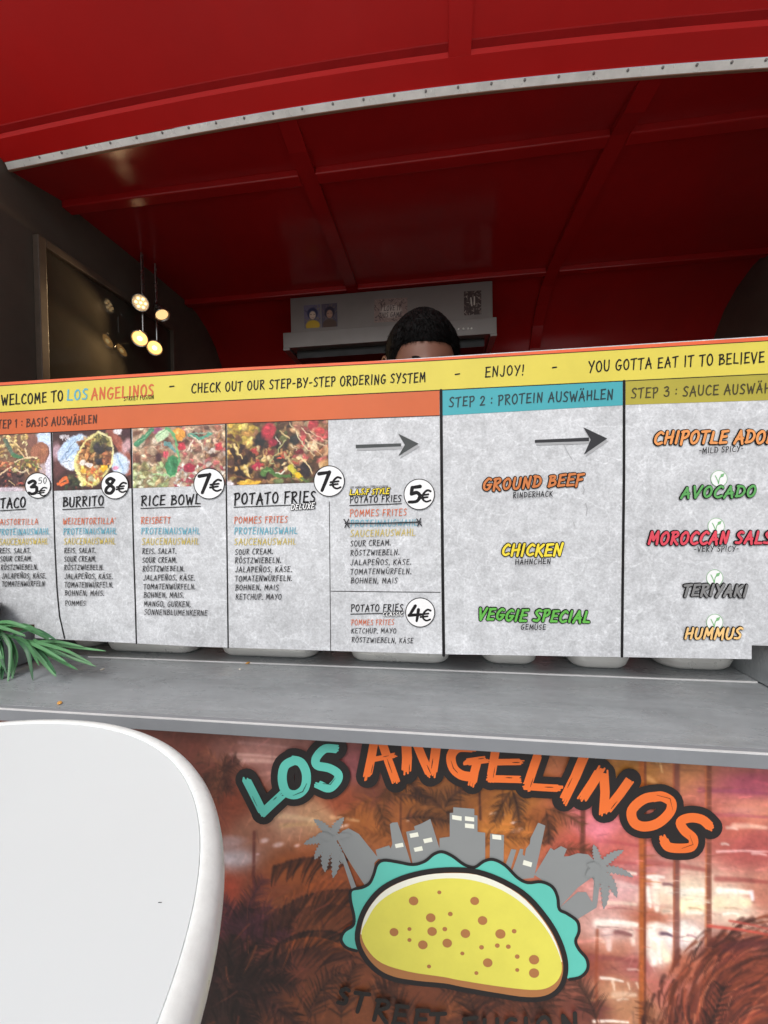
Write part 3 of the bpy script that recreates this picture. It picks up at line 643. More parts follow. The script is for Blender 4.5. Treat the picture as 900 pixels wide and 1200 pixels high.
# skyline
sk_ = Flat(mp, 1.0); c4 = lambda p: cr(340, 930, 4.0909, p); c5 = lambda p: cr(540, 930, 4.0909, p)
for P in (c4([(225,215),(250,178),(280,165),(330,192),(372,245),(425,310),(405,330),(395,440),(358,438),(300,350),(258,280)]),
          c4([(410,268),(440,258),(475,247),(482,262),(490,240),(478,145),(490,138),(515,136),(560,270),(580,335),(500,320),(420,312)]),
          c4([(556,182),(598,172),(594,156),(630,142),(672,120),(718,268),(660,330),(588,338)]),
          c4([(716,212),(765,205),(765,92),(782,90),(782,64),(883,72),(883,102),(898,104),(898,182),(935,186),(935,340),(850,350),(760,300),(716,270)]),
          c5([(140,190),(207,197),(205,325),(160,318),(138,318)]), c5([(242,264),(266,268),(238,362),(216,334)]),
          c5([(284,262),(300,266),(296,290),(306,298),(312,262),(330,240),(334,212),(345,190),(370,138),(405,152),(376,290),(350,402),(280,410),(244,375)]),
          c5([(352,388),(430,258),(446,270),(480,250),(508,264),(493,300),(520,298),(560,284),(610,290),(650,330),(665,370),(640,420),(628,400),(560,450),(470,548),(455,500),(400,420)]),
          c5([(640,400),(668,400),(655,520),(650,545),(560,600),(520,575),(470,548),(560,470),(600,470),(630,520)])):
    sk_.poly(P)
def palm_mark(fl, cx, cy, leaves):
    for a, L, wd in leaves:
        a = RAD(a); n = 17; wd *= 1.15; up_, dn = [], []
        for i in range(n+1):
            t = i/n; b = a+.35*(t-.2)*(1 if math.cos(a) > 0 else -1)*(1 if abs(math.cos(a)) > .2 else .2)
            x, y = cx+L*t*math.cos(b), cy+L*t*math.sin(b); ww = wd*math.sin(math.pi*min(1,(.12+.88*t)))**.7+.5
            jag = (1.2 if i % 2 else .72)
            up_.append((x+ww*jag*math.sin(b), y-ww*jag*math.cos(b))); dn.append((x-ww*jag*math.sin(b), y+ww*jag*math.cos(b)))
        for i in range(n): fl.poly([up_[i], up_[i+1], dn[i+1], dn[i]])
palm_mark(sk_, 389, 984, [(-115,32,4),(-78,30,4),(-172,33,4),(148,30,4),(118,38,4.5),(72,44,4.5),(50,30,3),(-30,24,3),(-140,18,4)])
palm_mark(sk_, 702, 1018, [(-100,30,3.6),(-55,36,4),(-4,40,3.4),(42,38,4),(68,46,4.2),(110,24,3),(170,18,5),(-140,16,4)])
sk_.poly(c4([(236,268),(258,280),(318,440),(296,450)]))
sk_.build('skyline_print', LGREY, MUR)
for P in (c4([(502,240),(540,233),(545,252),(507,259)]), c4([(572,190),(612,183),(617,203),(577,210)]), c4([(637,216),(678,208),(683,228),(644,236)]), c4([(592,258),(632,249),(637,270),(598,277)]),
          c4([(776,100),(822,107),(822,128),(777,121)]), c4([(838,106),(882,112),(882,132),(838,127)]), c4([(838,140),(882,145),(882,166),(838,161)]),
          c5([(150,193),(193,198),(194,220),(151,215)]), c5([(301,315),(342,328),(337,350),(296,338)])):
    Flat(mp, 1.9).poly(P).build('window_print', LWHT, MUR)
# lettuce
let = [(418,1113),(406,1109),(400,1100),(404,1090),(414,1083),(415,1072),(411,1054),(412,1042),(424,1039),(433,1034),(438,1024),(442,1012),(450,1007),(466,1009),(484,1012),(498,1008),(508,1000),(518,997),(530,1002),(544,1012),(556,1015),(567,1008),(578,1006),(592,1013),(606,1027),(618,1033),(634,1032),(647,1038),(653,1050),(655,1064),(664,1069),(676,1078),(678,1090),(674,1101),(678,1111),(687,1122),(688,1134),(680,1143),(667,1146)]
let = crom(let, 4); body = let+[(640,1130),(540,1100),(440,1110)]
lf = Flat(mp, 3.0); cxl, cyl = 540, 1095
def fan(fl, pts, cx, cy):
    z = fl.layer+fl.k*.012; fl.k += 1; k = len(fl.mb.v); fl.mb.v.append(fl.p(cx, cy, z)); fl.mb.v += [fl.p(x, y, z) for x, y in pts]
    for i in range(len(pts)-1): fl.mb.f.append((k, k+i+2, k+i+1) if True else ())
    return fl
fan(lf, let, cxl, cyl); lf.build('lettuce_print', LTEAL, MUR)
lo = Flat(mp, 3.4); lo.ribbon(let, 3.6); lo.build('lettuce_outline', LBLK, MUR)
# shell
out = [(416,1098),(421,1072),(432,1052),(448,1036),(472,1024),(500,1017),(530,1014.5),(560,1017),(592,1029),(620,1047),(644,1075),(658,1100),(665,1124),(664,1144),(656,1160),(640,1170),(616,1172),(580,1167),(540,1160),(520,1156),(488,1153),(460,1148),(440,1138),(424,1120)]
out = crom(out, 4, True); oc = (540,1094)
def inset(pts, d):
    n = len(pts); r_ = []
    for i in range(n):
        x0, y0 = pts[i-1]; x1, y1 = pts[(i+1) % n]; dx, dy = x1-x0, y1-y0; q = math.hypot(dx, dy); r_.append((pts[i][0]-dy/q*d, pts[i][1]+dx/q*d))
    return r_
so = Flat(mp, 5.0); fan(so, out+[out[0]], *oc); so.build('taco_outline', LBLK, MUR)
inn = inset(out, 6.2)
sb = Flat(mp, 5.5); fan(sb, inn+[inn[0]], *oc); sb.build('taco_base_print', LBRN, MUR)
hi = [(423,1092),(427,1074),(437,1056),(452,1041),(474,1030),(501,1023),(530,1021),(558,1023),(588,1034),(615,1052),(638,1079),(651,1102),(658,1124)]
lo_ = [(655,1124),(647,1102),(633,1080),(610,1057),(585,1041),(557,1031),(530,1028),(503,1030),(478,1037),(456,1048),(441,1061),(431,1078),(425,1095)]
sh = Flat(mp, 6.0); fan(sh, crom(hi, 3)+[(640,1140),(440,1110)]+[hi[0]], *oc); sh.build('highlight_print', LWHT, MUR)
yel = crom([(424,1092),(430,1077),(440,1060),(455,1047),(478,1036),(503,1029),(530,1027),(557,1030),(586,1040),(611,1056),(634,1079),(648,1101),(657,1124),(656,1140),(646,1152),(628,1157),(592,1154),(540,1146),(520,1142),(480,1136),(448,1126),(431,1110)], 4, True)
sy = Flat(mp, 6.5); fan(sy, yel+[yel[0]], *oc); sy.build('taco_shell_print', LYEL, MUR)
for x, y, r_ in [(712,533,14),(787,508,6),(890,533,13),(762,582,14),(819,571,7),(655,624,13),(700,615,6),(766,622,14),(803,615,7),(863,628,14),(700,647,6),(739,661,14),(810,656,14),(854,686,6),(757,724,6),(895,743,6)]:
    Flat(mp, 7.0).ellipse(200+x/2.5, 840+y/2.5, r_/2.5, r_/2.7, .2, 18).build('spot_print', LBRN, MUR)
for x, y, r_ in [(63,590,14),(115,629,15),(155,621,7),(60,668,7),(106,663,7),(138,666,7),(164,695,7),(164,734,6),(213,704,15),(213,743,15),(78,713,14)]:
    Flat(mp, 7.0).ellipse(540+x/2.5, 840+y/2.5, r_/2.5, r_/2.7, .2, 18).build('spot_print', LBRN, MUR)
# LOS ANGELINOS
def cl(n, *st):
    o = []
    for kind, w_, P in st:
        ox, oy, s = {1:(270,860,4.2857), 2:(460,860,4.2857), 3:(650,860,4.2857)}[n]
        q = cr(ox, oy, s, P); q = crom(q, 5) if kind == 'c' else q; o.append((q, w_/s))
    return o
LOS = cl(1, ('l',40,[(88,222),(128,300),(172,388)]), ('l',40,[(168,386),(222,335),(262,298)]),
  ('c',42,[(330,122),(280,150),(266,215),(285,280),(335,294),(378,260),(386,190),(360,135),(318,122)]),
  ('c',40,[(532,66),(478,66),(436,110),(440,148),(500,162),(544,190),(540,226),(500,262),(452,246)]))
ANG = cl(1, ('l',40,[(730,0),(710,110),(690,205)]), ('l',40,[(752,0),(790,110),(832,228)]), ('l',24,[(715,120),(825,98)])) + cl(2,
  ('l',46,[(70,30),(74,110),(70,182)]), ('l',40,[(118,30),(155,120),(190,198)]), ('l',44,[(222,30),(212,110),(200,190)]),
  ('c',44,[(400,60),(330,60),(294,100),(304,160),(345,196),(400,205)]), ('l',34,[(368,132),(468,118)]), ('l',40,[(425,125),(410,180),(400,235)]),
  ('l',40,[(520,40),(505,130),(490,215)]), ('l',30,[(505,132),(645,130)]), ('l',34,[(480,214),(636,218)]), ('l',30,[(510,62),(640,68)]),
  ('l',42,[(728,90),(700,170),(672,255)]), ('l',34,[(665,252),(750,258),(836,262)])) + cl(3,
  ('l',46,[(138,110),(100,200),(42,318)]), ('l',46,[(222,172),(185,235),(134,312)]), ('l',44,[(240,190),(246,280),(240,376)]), ('l',44,[(368,222),(320,290),(252,374)]),
  ('c',46,[(510,302),(440,315),(380,370),(390,430),(440,452),(510,435),(568,380),(575,330),(530,302),(490,305)]),
  ('c',44,[(772,456),(730,418),(670,408),(622,428),(640,470),(684,510),(676,552),(620,560),(560,552),(536,515)]))
rb = random.Random(3)
for nm, st, m_, lay in (('logo_lettering', LOS, LTEAL, 9.2), ('logo_lettering', ANG, LOR, 9.2)):
    bk = Flat(mp, 8.2 if m_ is LTEAL else 8.7)
    def shift(p): return p
    for q, w_ in st: bk.k = 0; bk.layer += .015; bk.ribbon(q, w_+17.5)
    for q, w_ in st:
        for e in (q[0], q[-1]): bk.k = 0; bk.layer += .012; bk.ellipse(*e, (w_+17.5)/2, (w_+17.5)/2, 0, 20)
    B_ = bk.build('logo_backing', LBLK, MUR)
    fl = Flat(mp, lay+.4)
    for q, w_ in st:
        fl.k = 0; fl.layer += .004
        def cut(P_, d0, d1):
            (ax, ay), (bx_, by_) = P_[0], P_[1]; q0 = math.hypot(bx_-ax, by_-ay); (cx_, cy_), (dx_, dy_) = P_[-1], P_[-2]; q1 = math.hypot(dx_-cx_, dy_-cy_)
            return [(ax+(bx_-ax)*min(.9, d0/q0), ay+(by_-ay)*min(.9, d0/q0))]+list(P_[1:-1])+[(cx_+(dx_-cx_)*min(.9, d1/q1), cy_+(dy_-cy_)*min(.9, d1/q1))]
        fl.ribbon(cut(q, w_*.35, w_*.45), w_*.92); brush(fl, q, w_*1.14, 8, .62, rb)
    fl.build(nm, m_, MUR)
    for iq, (q, w_) in enumerate(st):
        for _ in range(1):
            if rb.random() < .25: continue
            gp = Flat(mp, 10.6+.02*iq)
            k0 = rb.uniform(.45, .75); n_ = len(q); off = rb.uniform(-.38, .38)*w_; L_ = []
            for t_ in (k0, k0+.12, min(.98, k0+rb.uniform(.2, .3))):
                f_ = t_*(n_-1); j = min(int(f_), n_-2); u_ = f_-j; dx, dy = q[j+1][0]-q[j][0], q[j+1][1]-q[j][1]; d_ = math.hypot(dx, dy) or 1
                L_.append((q[j][0]+dx*u_-dy/d_*off, q[j][1]+dy*u_+dx/d_*off))
            gp.ribbon(L_, rb.uniform(.6, 1.1), [.3, 1, .5]); gp.build('dry_brush_gap', LBLK, MUR)
# STREET FUSION, sprayed in black under the taco
ls = Flat(mp, 7.8)
for ch, cx, cy, hh, rot in [('S',65,293,50,.12),('T',120,312,60,.22),('R',190,340,66,.22),('E',250,355,60,.16),('E',318,370,62,.12),('T',372,380,62,.06),('F',478,398,66,-.03),('U',548,402,66,-.06),('S',612,398,62,-.08),('I',664,396,62,-.1),('O',722,392,64,-.1),('N',806,386,66,-.14)]:
    if ch == 'F': ls.build('tagline_lettering', mat('sprayed_black', (.018,.015,.013), .6), MUR); ls = Flat(mp, 7.8)
    px, py = 380+cx/2.8125, 1060+cy/2.8125; h_ = hh/2.8125; wd, st = G[ch]
    for kind, pts in st:
        pp = crom(pts, 5) if kind == 'c' else list(pts); qq = []
        for x, y in pp:
            x_, y_ = (x-wd/2)*h_*1.25, -(y-.5)*h_; qq.append((px+x_*math.cos(rot)-y_*math.sin(rot), py+x_*math.sin(rot)+y_*math.cos(rot)))
        ls.ribbon(qq, 5.0 if len(qq) < 6 else 4.6)
ls.build('tagline_lettering', mat('sprayed_black', (.018,.015,.013), .6), MUR)

# ---------------------------------------------------------------- the menu board
BY = .76
BZ0, BZ1 = E-.2815, E+.2745
MBd = thing('menu_board', (0, BY, BZ0), 'long concrete-look menu board with yellow banner propped along the serving counter', 'menu board')
def concrete():
    m = bpy.data.materials.new('concrete_print'); m.use_nodes = True; n = m.node_tree.nodes; l = m.node_tree.links; b = n['Principled BSDF']
    tc = n.new('ShaderNodeTexCoord')
    def noise(sc, det, rg, dist=0):
        q = n.new('ShaderNodeTexNoise'); q.inputs['Scale'].default_value = sc; q.inputs['Detail'].default_value = det; q.inputs['Roughness'].default_value = rg; q.inputs['Distortion'].default_value = dist
        l.new(tc.outputs['Object'], q.inputs['Vector']); return q.outputs['Fac']
    def ramp(i, a, b_, c, d):
        q = n.new('ShaderNodeMapRange'); q.inputs[1].default_value = a; q.inputs[2].default_value = b_; q.inputs[3].default_value = c; q.inputs[4].default_value = d; l.new(i, q.inputs[0]); return q.outputs[0]
    def math_(op, a, b_):
        q = n.new('ShaderNodeMath'); q.operation = op
        for k, v_ in enumerate((a, b_)):
            if isinstance(v_, float): q.inputs[k].default_value = v_
            else: l.new(v_, q.inputs[k])
        return q.outputs[0]
    big = ramp(noise(5, 6, .65), .3, .7, .86, 1.07); mid = ramp(noise(48, 7, .8, .3), .34, .66, .78, 1.16); fine = ramp(noise(230, 5, .75), .3, .7, .80, 1.18)
    # pale scratches: thin bands of stretched, warped noise
    mpn = n.new('ShaderNodeMapping'); mpn.inputs['Rotation'].default_value = (0, .6, 0); mpn.inputs['Scale'].default_value = (14, 1, 40); l.new(tc.outputs['Object'], mpn.inputs['Vector'])
    s1 = n.new('ShaderNodeTexNoise'); s1.inputs['Scale'].default_value = 1.3; s1.inputs['Detail'].default_value = 5; s1.inputs['Distortion'].default_value = 1.5; l.new(mpn.outputs[0], s1.inputs['Vector'])
    sc = ramp(s1.outputs['Fac'], .60, .70, 1.0, 1.12)
    vo = n.new('ShaderNodeTexVoronoi'); vo.feature = 'DISTANCE_TO_EDGE'; vo.inputs['Scale'].default_value = 13; 
    vm = n.new('ShaderNodeMixRGB'); vm.inputs[0].default_value = .12; nz = n.new('ShaderNodeTexNoise'); nz.inputs['Scale'].default_value = 11; nz.inputs['Detail'].default_value = 6
    l.new(tc.outputs['Object'], nz.inputs['Vector']); l.new(tc.outputs['Object'], vm.inputs[1]); l.new(nz.outputs['Color'], vm.inputs[2]); l.new(vm.outputs[0], vo.inputs['Vector'])
    ck = ramp(vo.outputs['Distance'], .0, .022, 1.17, 1.0)
    val = math_('MULTIPLY', math_('MULTIPLY', math_('MULTIPLY', big, mid), math_('MULTIPLY', fine, sc)), ck)
    mx = n.new('ShaderNodeVectorMath'); mx.operation = 'SCALE'; mx.inputs[0].default_value = (.60, .612, .632); l.new(val, mx.inputs['Scale'])
    cl_ = n.new('ShaderNodeVectorMath'); cl_.operation = 'MINIMUM'; cl_.inputs[1].default_value = (.86,.86,.86); l.new(mx.outputs[0], cl_.inputs[0])
    l.new(cl_.outputs[0], b.inputs['Base Color']); b.inputs['Roughness'].default_value = .42; return m
bxl, bxr = -1.03, .70
ol = [(bxl, BZ1), (bxl, E-.248), (-.872, E-.248), (-.872, BZ0+.004), (-.5, BZ0-.003), (.0, BZ0-.002), (.531, E-.2745), (.531, E-.2505), (bxr, E-.2505), (bxr, BZ1)]
PAN = MB().prism([(x, BY, z) for x, z in ol], (0, .006, 0)).build('panel', concrete(), MBd)
for x in (-.09, .30, -.66):
    MB().prism([(x, BY+.0065, CZ+.05), (x, BY+.0095, CZ+.05), (x, BY+.0095, CZ+.1395), (x, BY+.09, CZ+.1365), (x, BY+.09, CZ+.1395), (x, BY+.0065, CZ+.1430)], (.018, 0, 0)).build('hook_bracket', DARK, MBd)
bp = Plane(BY, .00035)
def flat(layer): return Flat(bp, layer)
INKS = dict(k=mat('print_black', (.012,.011,.012), .6, spec=.2), o=mat('print_orange', lin((206,98,50)), .5, var=.05), t=mat('print_teal', lin((92,168,188)), .5, var=.05), m=mat('print_mustard', lin((202,178,74)), .5, var=.05),
    Y=mat('banner_yellow', lin((216,200,78)), .42, var=.05), O=mat('band_orange', lin((202,96,46)), .42, var=.05), T=mat('band_teal', lin((66,164,174)), .42, var=.05), M=mat('band_olive', lin((172,160,56)), .42, var=.06),
    r=mat('edge_orange', lin((226,98,52)), .45, var=.1), w=mat('print_white', lin((236,236,236)), .45, var=.03), g=mat('print_grey', lin((120,122,124)), .5), s=mat('soft_print_grey', lin((165,166,168)), .5),
    a=mat('arrow_grey', lin((62,66,66)), .45, var=.2, scale=30), b=mat('arrow_black', lin((40,40,44)), .45, var=.1), d=mat('header_ink', lin((70,34,22)), .5), e=mat('header_ink_teal', lin((24,54,60)), .5), f=mat('header_ink_olive', lin((66,58,22)), .5),
    B=mat('beef_orange', lin((200,118,62)), .5, var=.12, scale=60), C=mat('chicken_yellow', lin((238,214,60)), .5), V=mat('veggie_green', lin((96,176,72)), .5), A=mat('avocado_green', lin((92,164,88)), .5), P=mat('chipotle_tan', lin((228,150,84)), .5, var=.08, scale=60),
    R=mat('salsa_red', lin((220,72,88)), .5), G=mat('teriyaki_grey', lin((128,128,128)), .5), H=mat('hummus_tan', lin((240,196,128)), .5), l=mat('leaf_green', lin((120,176,120)), .5))
def band(name, m, top, bot, layer):
    fl = flat(layer); n = 12; v = []
    for i in range(n+1):
        t = i/n; v += [fl.p(top[0][0]+(top[1][0]-top[0][0])*t, top[0][1]+(top[1][1]-top[0][1])*t, layer), fl.p(bot[0][0]+(bot[1][0]-bot[0][0])*t, bot[0][1]+(bot[1][1]-bot[0][1])*t, layer)]
    return link(name, v, [(2*i, 2*i+1, 2*i+3, 2*i+2) for i in range(n)], m, MBd)
def poly_band(name, m, top, bot, layer, n=40):
    tx, ty = zip(*top); bx_, by_ = zip(*bot); v = []
    for i in range(n+1):
        x = tx[0]+(tx[-1]-tx[0])*i/n; v += [bp(x, float(np.interp(x, tx, ty)), layer), bp(x, float(np.interp(x, bx_, by_)), layer)]
    return link(name, v, [(2*i, 2*i+1, 2*i+3, 2*i+2) for i in range(n)], m, MBd)
def blk(name, col, lines, layer=4., wt=.13):
    fl = flat(layer)
    for L in lines: write(fl, *L[:6], wt=L[6] if len(L) > 6 else wt)
    return fl.build(name, INKS[col], MBd)
Xl, Xr = -55, 990
poly_band('top_edge_strip', INKS['r'], [(Xl,451.5),(0,448.3),(270,431.3),(500,420),(900,394.5),(Xr,389)], [(Xl,460),(0,456),(270,438),(500,425),(900,400),(Xr,395)], .6)
poly_band('banner', INKS['Y'], [(Xl,456),(0,452.5),(270,435.5),(500,423.4),(900,399.5),(Xr,394)], [(Xl,486),(0,483),(270,469),(515,457),(900,438),(Xr,433)], 1.2)
poly_band('step_header', INKS['O'], [(Xl,486.5),(0,483.5),(270,469.5),(515,457.5)], [(Xl,512.5),(0,509.5),(270,496.3),(515,487)], 1.2)
poly_band('step_header', INKS['T'], [(518.5,457.5),(729.5,446.8)], [(518.5,487),(729.5,475)], 1.2)
poly_band('step_header', INKS['M'], [(733,446.7),(900,438.4),(Xr,433.4)], [(733,474.5),(900,469),(Xr,465.5)], 1.2)
# ruled lines
rl = flat(1.9)
rl.ribbon([(Xl,486.3),(0,483.2),(135,476),(270,469.3),(515,457.3),(700,448),(900,438.3),(Xr,433.2)], 1.0)
rl.ribbon([(Xl,456),(0,452.3),(270,435.3),(500,423.3),(900,399.5),(Xr,394)], .8)
rl.ribbon([(Xl,512.5),(0,509.6),(270,496.3),(515,487)], .7)
for P, wd in ([(60.5,507),(62.5,575),(64.5,640),(67,690),(70,722),(76,748)],1.5),([(153.5,502),(155,575),(156.5,640),(158.5,700),(160,754)],1.5),([(264.8,497),(265.3,575),(266.2,650),(267.5,759)],1.5),([(386,588),(386.5,650),(387.5,764)],.7),([(388,692.6),(450,693.4),(516,694)],.8),([(516.8,457.5),(517.6,560),(518.6,660),(520,768)],3.4),([(731.2,446.8),(731,560),(729.8,660),(728.6,769)],3.2): rl.ribbon(P, wd)
rl.build('ruled_lines', INKS['k'], MBd)
# banner text
for q_t in [('WELCOME TO',2.5,475.3,74,469.8,11.5),('STREET FUSION',145.5,469.6,180.5,467.4,4.4),('-',199,458.5,204.5,458,11,.16),('CHECK OUT OUR STEP-BY-STEP ORDERING SYSTEM',225,460.5,498.5,447.3,10.5),('-',533,444,539,443.6,11,.16),('ENJOY!',569,441.6,614,439,11),('-',647,435.6,652.5,435.2,11,.16),('YOU GOTTA EAT IT TO BELIEVE IT',690,435.8,913,423.6,12)]: blk('banner_text', 'k', [q_t], 2.4, .15)
blk('banner_text', 't', [('LOS',79.5,468.8,102.8,467.3,11.5,.17)], 2.4); blk('banner_text', 'o', [('ANGELINOS',108,468.6,180,463.6,12.5,.17)], 2.0)
blk('header_text', 'd', [('STEP 1 : BASIS AUSWÄHLEN',-7,502.2,114,495.8,9.2,.15)], 2.4)
blk('header_text', 'e', [('STEP 2 : PROTEIN AUSWÄHLEN',526.7,477,718,467.5,10.8,.16)], 2.4)
blk('header_text', 'f', [('STEP 3 : SAUCE AUSWÄHLEN',740,466.2,928,459.4,11,.16)], 2.4)
# dish names
def title(txt, x0, y0, x1, y1, h, ul=True, wt=.15):
    fl = flat(3.0); write(fl, txt, x0, y0, x1, y1, h, wt=wt)
    if ul: fl.ribbon([(x0-.5, y0+3.2), (x1+.5, y1+2.6)], 1.0)
    return fl.build('dish_name', INKS['k'], MBd)
title('TACO',1.5,595.4,30,594,11); title('BURRITO',74.5,594,121.5,591.8,10.5); title('RICE BOWL',166,592.6,234.8,590.6,11); title('POTATO FRIES',275,591.2,369.5,588.2,12.5)
title('POTATO FRIES',410.3,589.2,470,587.6,7.3); title('POTATO FRIES',411.5,716.3,472,715.6,7.5)
def outlined(name, txt, x0, y0, x1, y1, h, m, wt=.22, ow=.40, layer=4.0, jit=1.2):
    y0 -= .08*h; y1 -= .08*h; h *= .93
    seed = txt; a = flat(layer); b = flat(layer+4)
    st = strokes(txt, x0, y0, x1, y1, h, slant=.2, jit=jit, seed=seed)
    for q in st: a.ribbon(q, ow*h)
    for q in st: b.ribbon(q, wt*h)
    o = a.build(name, INKS['k'], MBd); b.build('letter_fill', INKS[m], o); return o
outlined('dish_tag','DELUXE',342,597.6,368.6,596.2,6.5,'w',.18,.42); outlined('dish_tag','CLASSIC',449,721.9,472,722,5,'w',.18,.42)
outlined('dish_tag','L.A.S.F STYLE',410.5,580.3,456,579,6.6,'C',.18,.42)
blk('small_print','k',[('LOS ANGELINOS STREET FUSION',410.3,572.2,454.6,571,2.2,.16)])
# coloured choices and ingredient lists
BLK, RZ, JK, TW = 'SOUR CREAM.', 'RÖSTZWIEBELN.', 'JALAPEÑOS, KÄSE.', 'TOMATENWÜRFELN.'
def col(o, t, m, lst):
    if o: blk('base_text', 'o', [o], 4., .112)
    if t: blk('protein_text', 't', [t], 4., .112)
    if m: blk('sauce_text', 'm', [m], 4., .112)
    blk('ingredient_list', 'k', lst, 4., .125)
col(('MAISTORTILLA',-5,615.2,45,614.4,6.6),('PROTEINAUSWAHL',-1.5,627,58.5,626,7),('SAUCENAUSWAHL',0,638.6,57,637.6,7),
    [('REIS. SALAT.',0,648.2,36.6,648,5.8),(BLK,1,657.7,38,657.2,5.8),(RZ,2,667.6,45,667.2,5.8),(JK,3,677.6,55,677.4,5.8),('TOMATENWÜRFELN',3.5,686.8,53,686.8,5.8)])
col(("WEIZENTORTILLA'",74.4,614.4,135.6,613.8,7),('PROTEINAUSWAHL',75,626,137.4,625.8,7),('SAUCENAUSWAHL',75.6,637.8,135.6,637.4,7),
    [('REIS. SALAT.',76,648.2,112.5,648,5.9),(BLK,76,658,113,657.8,5.9),(RZ,76,667.8,122,667.6,5.9),(JK,76.5,678.2,133,678.2,5.9),(TW,76.5,688,133.5,688,5.9),('BOHNEN, MAIS.',77,697.6,123,697.8,5.9),('POMMES',77.4,709.3,101,709.3,5.6)])
col(('REISBETT',166,613.6,200,613,7.2),('PROTEINAUSWAHL',166,626,234.6,625.6,7.2),('SAUCENAUSWAHL',167,638,233.4,637.6,7.2),
    [('REIS. SALAT.',167.4,648.8,207,648.6,6),(BLK,167.4,659.2,207.6,659,6),(RZ,168,669.3,216.6,669.2,6),(JK,168.6,679.8,229,679.8,6),(TW,169,690.2,229.5,690.2,6),('BOHNEN, MAIS.',169.5,699.8,216,700.2,6),('MANGO, GURKEN,',169.5,710.4,224,710.8,6),('SONNENBLUMENKERNE',170,719.8,243.6,721,6)])
col(('POMMES FRITES',275,613.2,337,612.2,7.4),('PROTEINAUSWAHL',275,626,348.5,625.4,7.6),('SAUCENAUSWAHL',275,638.3,347,638,7.2),
    [(BLK,276,650,320,648.8,6.2),(RZ,276,659.8,329.6,659.2,6.2),(JK,276,670.4,342.5,670,6.2),(TW,276,681,342.5,680.4,6.2),('BOHNEN, MAIS',276.5,691.3,326.6,691.3,6.2),('KETCHUP. MAYO',277,702.2,330,702.2,6.2)])
col(('POMMES FRITES',410.3,605.2,476.4,603.8,7.6),('PROTEINAUSWAHL',411,616.8,489,616,7.4),('SAUCENAUSWAHL',411,628.6,486.5,627.2,7.4),
    [(BLK,411,640,458,638.6,6.2),(RZ,411,651,468,650,6.2),(JK,411,662,482,661.2,6.2),(TW,411,672.8,482,672.2,6.2),('BOHNEN, MAIS',411.5,683.2,465.5,683.2,6.2)])
col(('POMMES FRITES',412,732.2,461.6,732,6.2), None, None, [('KETCHUP. MAYO',412,741.8,464,741.6,5.6),('RÖSTZWIEBELN, KÄSE',412.4,752.2,484,753.4,5.6)])
xo = flat(8.5); xo.ribbon([(405,613.3),(450,613),(493,611.8)], 1.7); xo.ribbon([(403.5,608.5),(409.5,618)], 1.4); xo.ribbon([(409,608.5),(404.5,618)], 1.4); xo.ribbon([(488.5,608),(494,616)], 1.4); xo.ribbon([(493,607.5),(489.5,616.5)], 1.4)
xo.build('strike_through', INKS['b'], MBd)
# food photographs
def organic(c):
    H, W = c.a.shape[:2]; Y, X = np.mgrid[0:H, 0:W].astype(float)
    for cell, amp in ((7, 1.3), (3.5, .8)):
        for k in (0, 1):
            h, w_ = int(H/cell)+3, int(W/cell)+3; nz = rng.normal(0, 1, (h, w_)); i = (np.arange(H)/cell); j = (np.arange(W)/cell); ii = i.astype(int)[:,None]; jj = j.astype(int)[None]; fy = (i-i.astype(int))[:,None]; fx = (j-j.astype(int))[None]
            z = (nz[ii,jj]*(1-fx)+nz[ii,jj+1]*fx)*(1-fy)+(nz[ii+1,jj]*(1-fx)+nz[ii+1,jj+1]*fx)*fy
            if k: X = X+amp*z
            else: Y = Y+amp*z
    c.a = c.sample(np.clip(X, 0, W-1)/c.res+c.x0, np.clip(Y, 0, H-1)/c.res+c.y0); c.noise(.05, (1.6, 3, 8))
    m = c.a.mean((0,1)); c.a = np.clip(m+(c.a-m)*1.12, 6, 248)
def photo(cvs, tl, tr, bl, br, lab):
    organic(cvs)
    H, W = cvs.a.shape[:2]; u, v_ = np.meshgrid(np.linspace(0, 1, W), np.linspace(0, 1, H))
    X = (tl[0]*(1-u)+tr[0]*u)*(1-v_)+(bl[0]*(1-u)+br[0]*u)*v_; Y = (tl[1]*(1-u)+tr[1]*u)*(1-v_)+(bl[1]*(1-u)+br[1]*u)*v_
    P = np.empty((H, W, 3))
    for i in range(H):
        for j in range(W): P[i, j] = bp(X[i, j], Y[i, j], 1.0)
    o = paint_mesh('food_photo', P, cvs.a, vmat('photo_print', .4), MBd); o['label'] = lab; return o
def bits(cv_, n, box, cols, s0, s1, asp=(1, 2.4), al=(.6, 1), rd=rp, soft=.45):
    for i in range(n):
        x, y = rd.uniform(box[0], box[2]), rd.uniform(box[1], box[3]); r_ = rd.uniform(s0, s1); k = rd.uniform(*asp); a = rd.uniform(0, 3.14)
        c = np.clip(np.array(rd.choice(cols))*rd.uniform(.75, 1.2), 0, 250)
        cv_.blob(x+r_*.3, y+r_*.45, r_*k, r_, np.array(c)*.35, .45, a, .7); cv_.blob(x, y, r_*k, r_, c, rd.uniform(*al), a, soft)
        cv_.blob(x-r_*.3, y-r_*.35, r_*k*.4, r_*.35, np.clip(np.array(c)*1.3+18, 0, 250), .5, a, .9)
rp = random.Random(5); Q = .24
def st(c, P, w_, col_, al=1., soft=.35, w1=None): c.stroke(crom(P, 4) if len(P) > 2 else P, w_, col_, al, soft, w1)
c1 = Canvas(-232, 66, 866, 1062, Q, (132,98,78))
c1.blob(760,190,190,190,(204,216,236),1,0,.3); c1.blob(850,620,110,420,(216,206,216),1,0,.3); c1.blob(720,690,70,120,(188,164,164),1,0,.4)
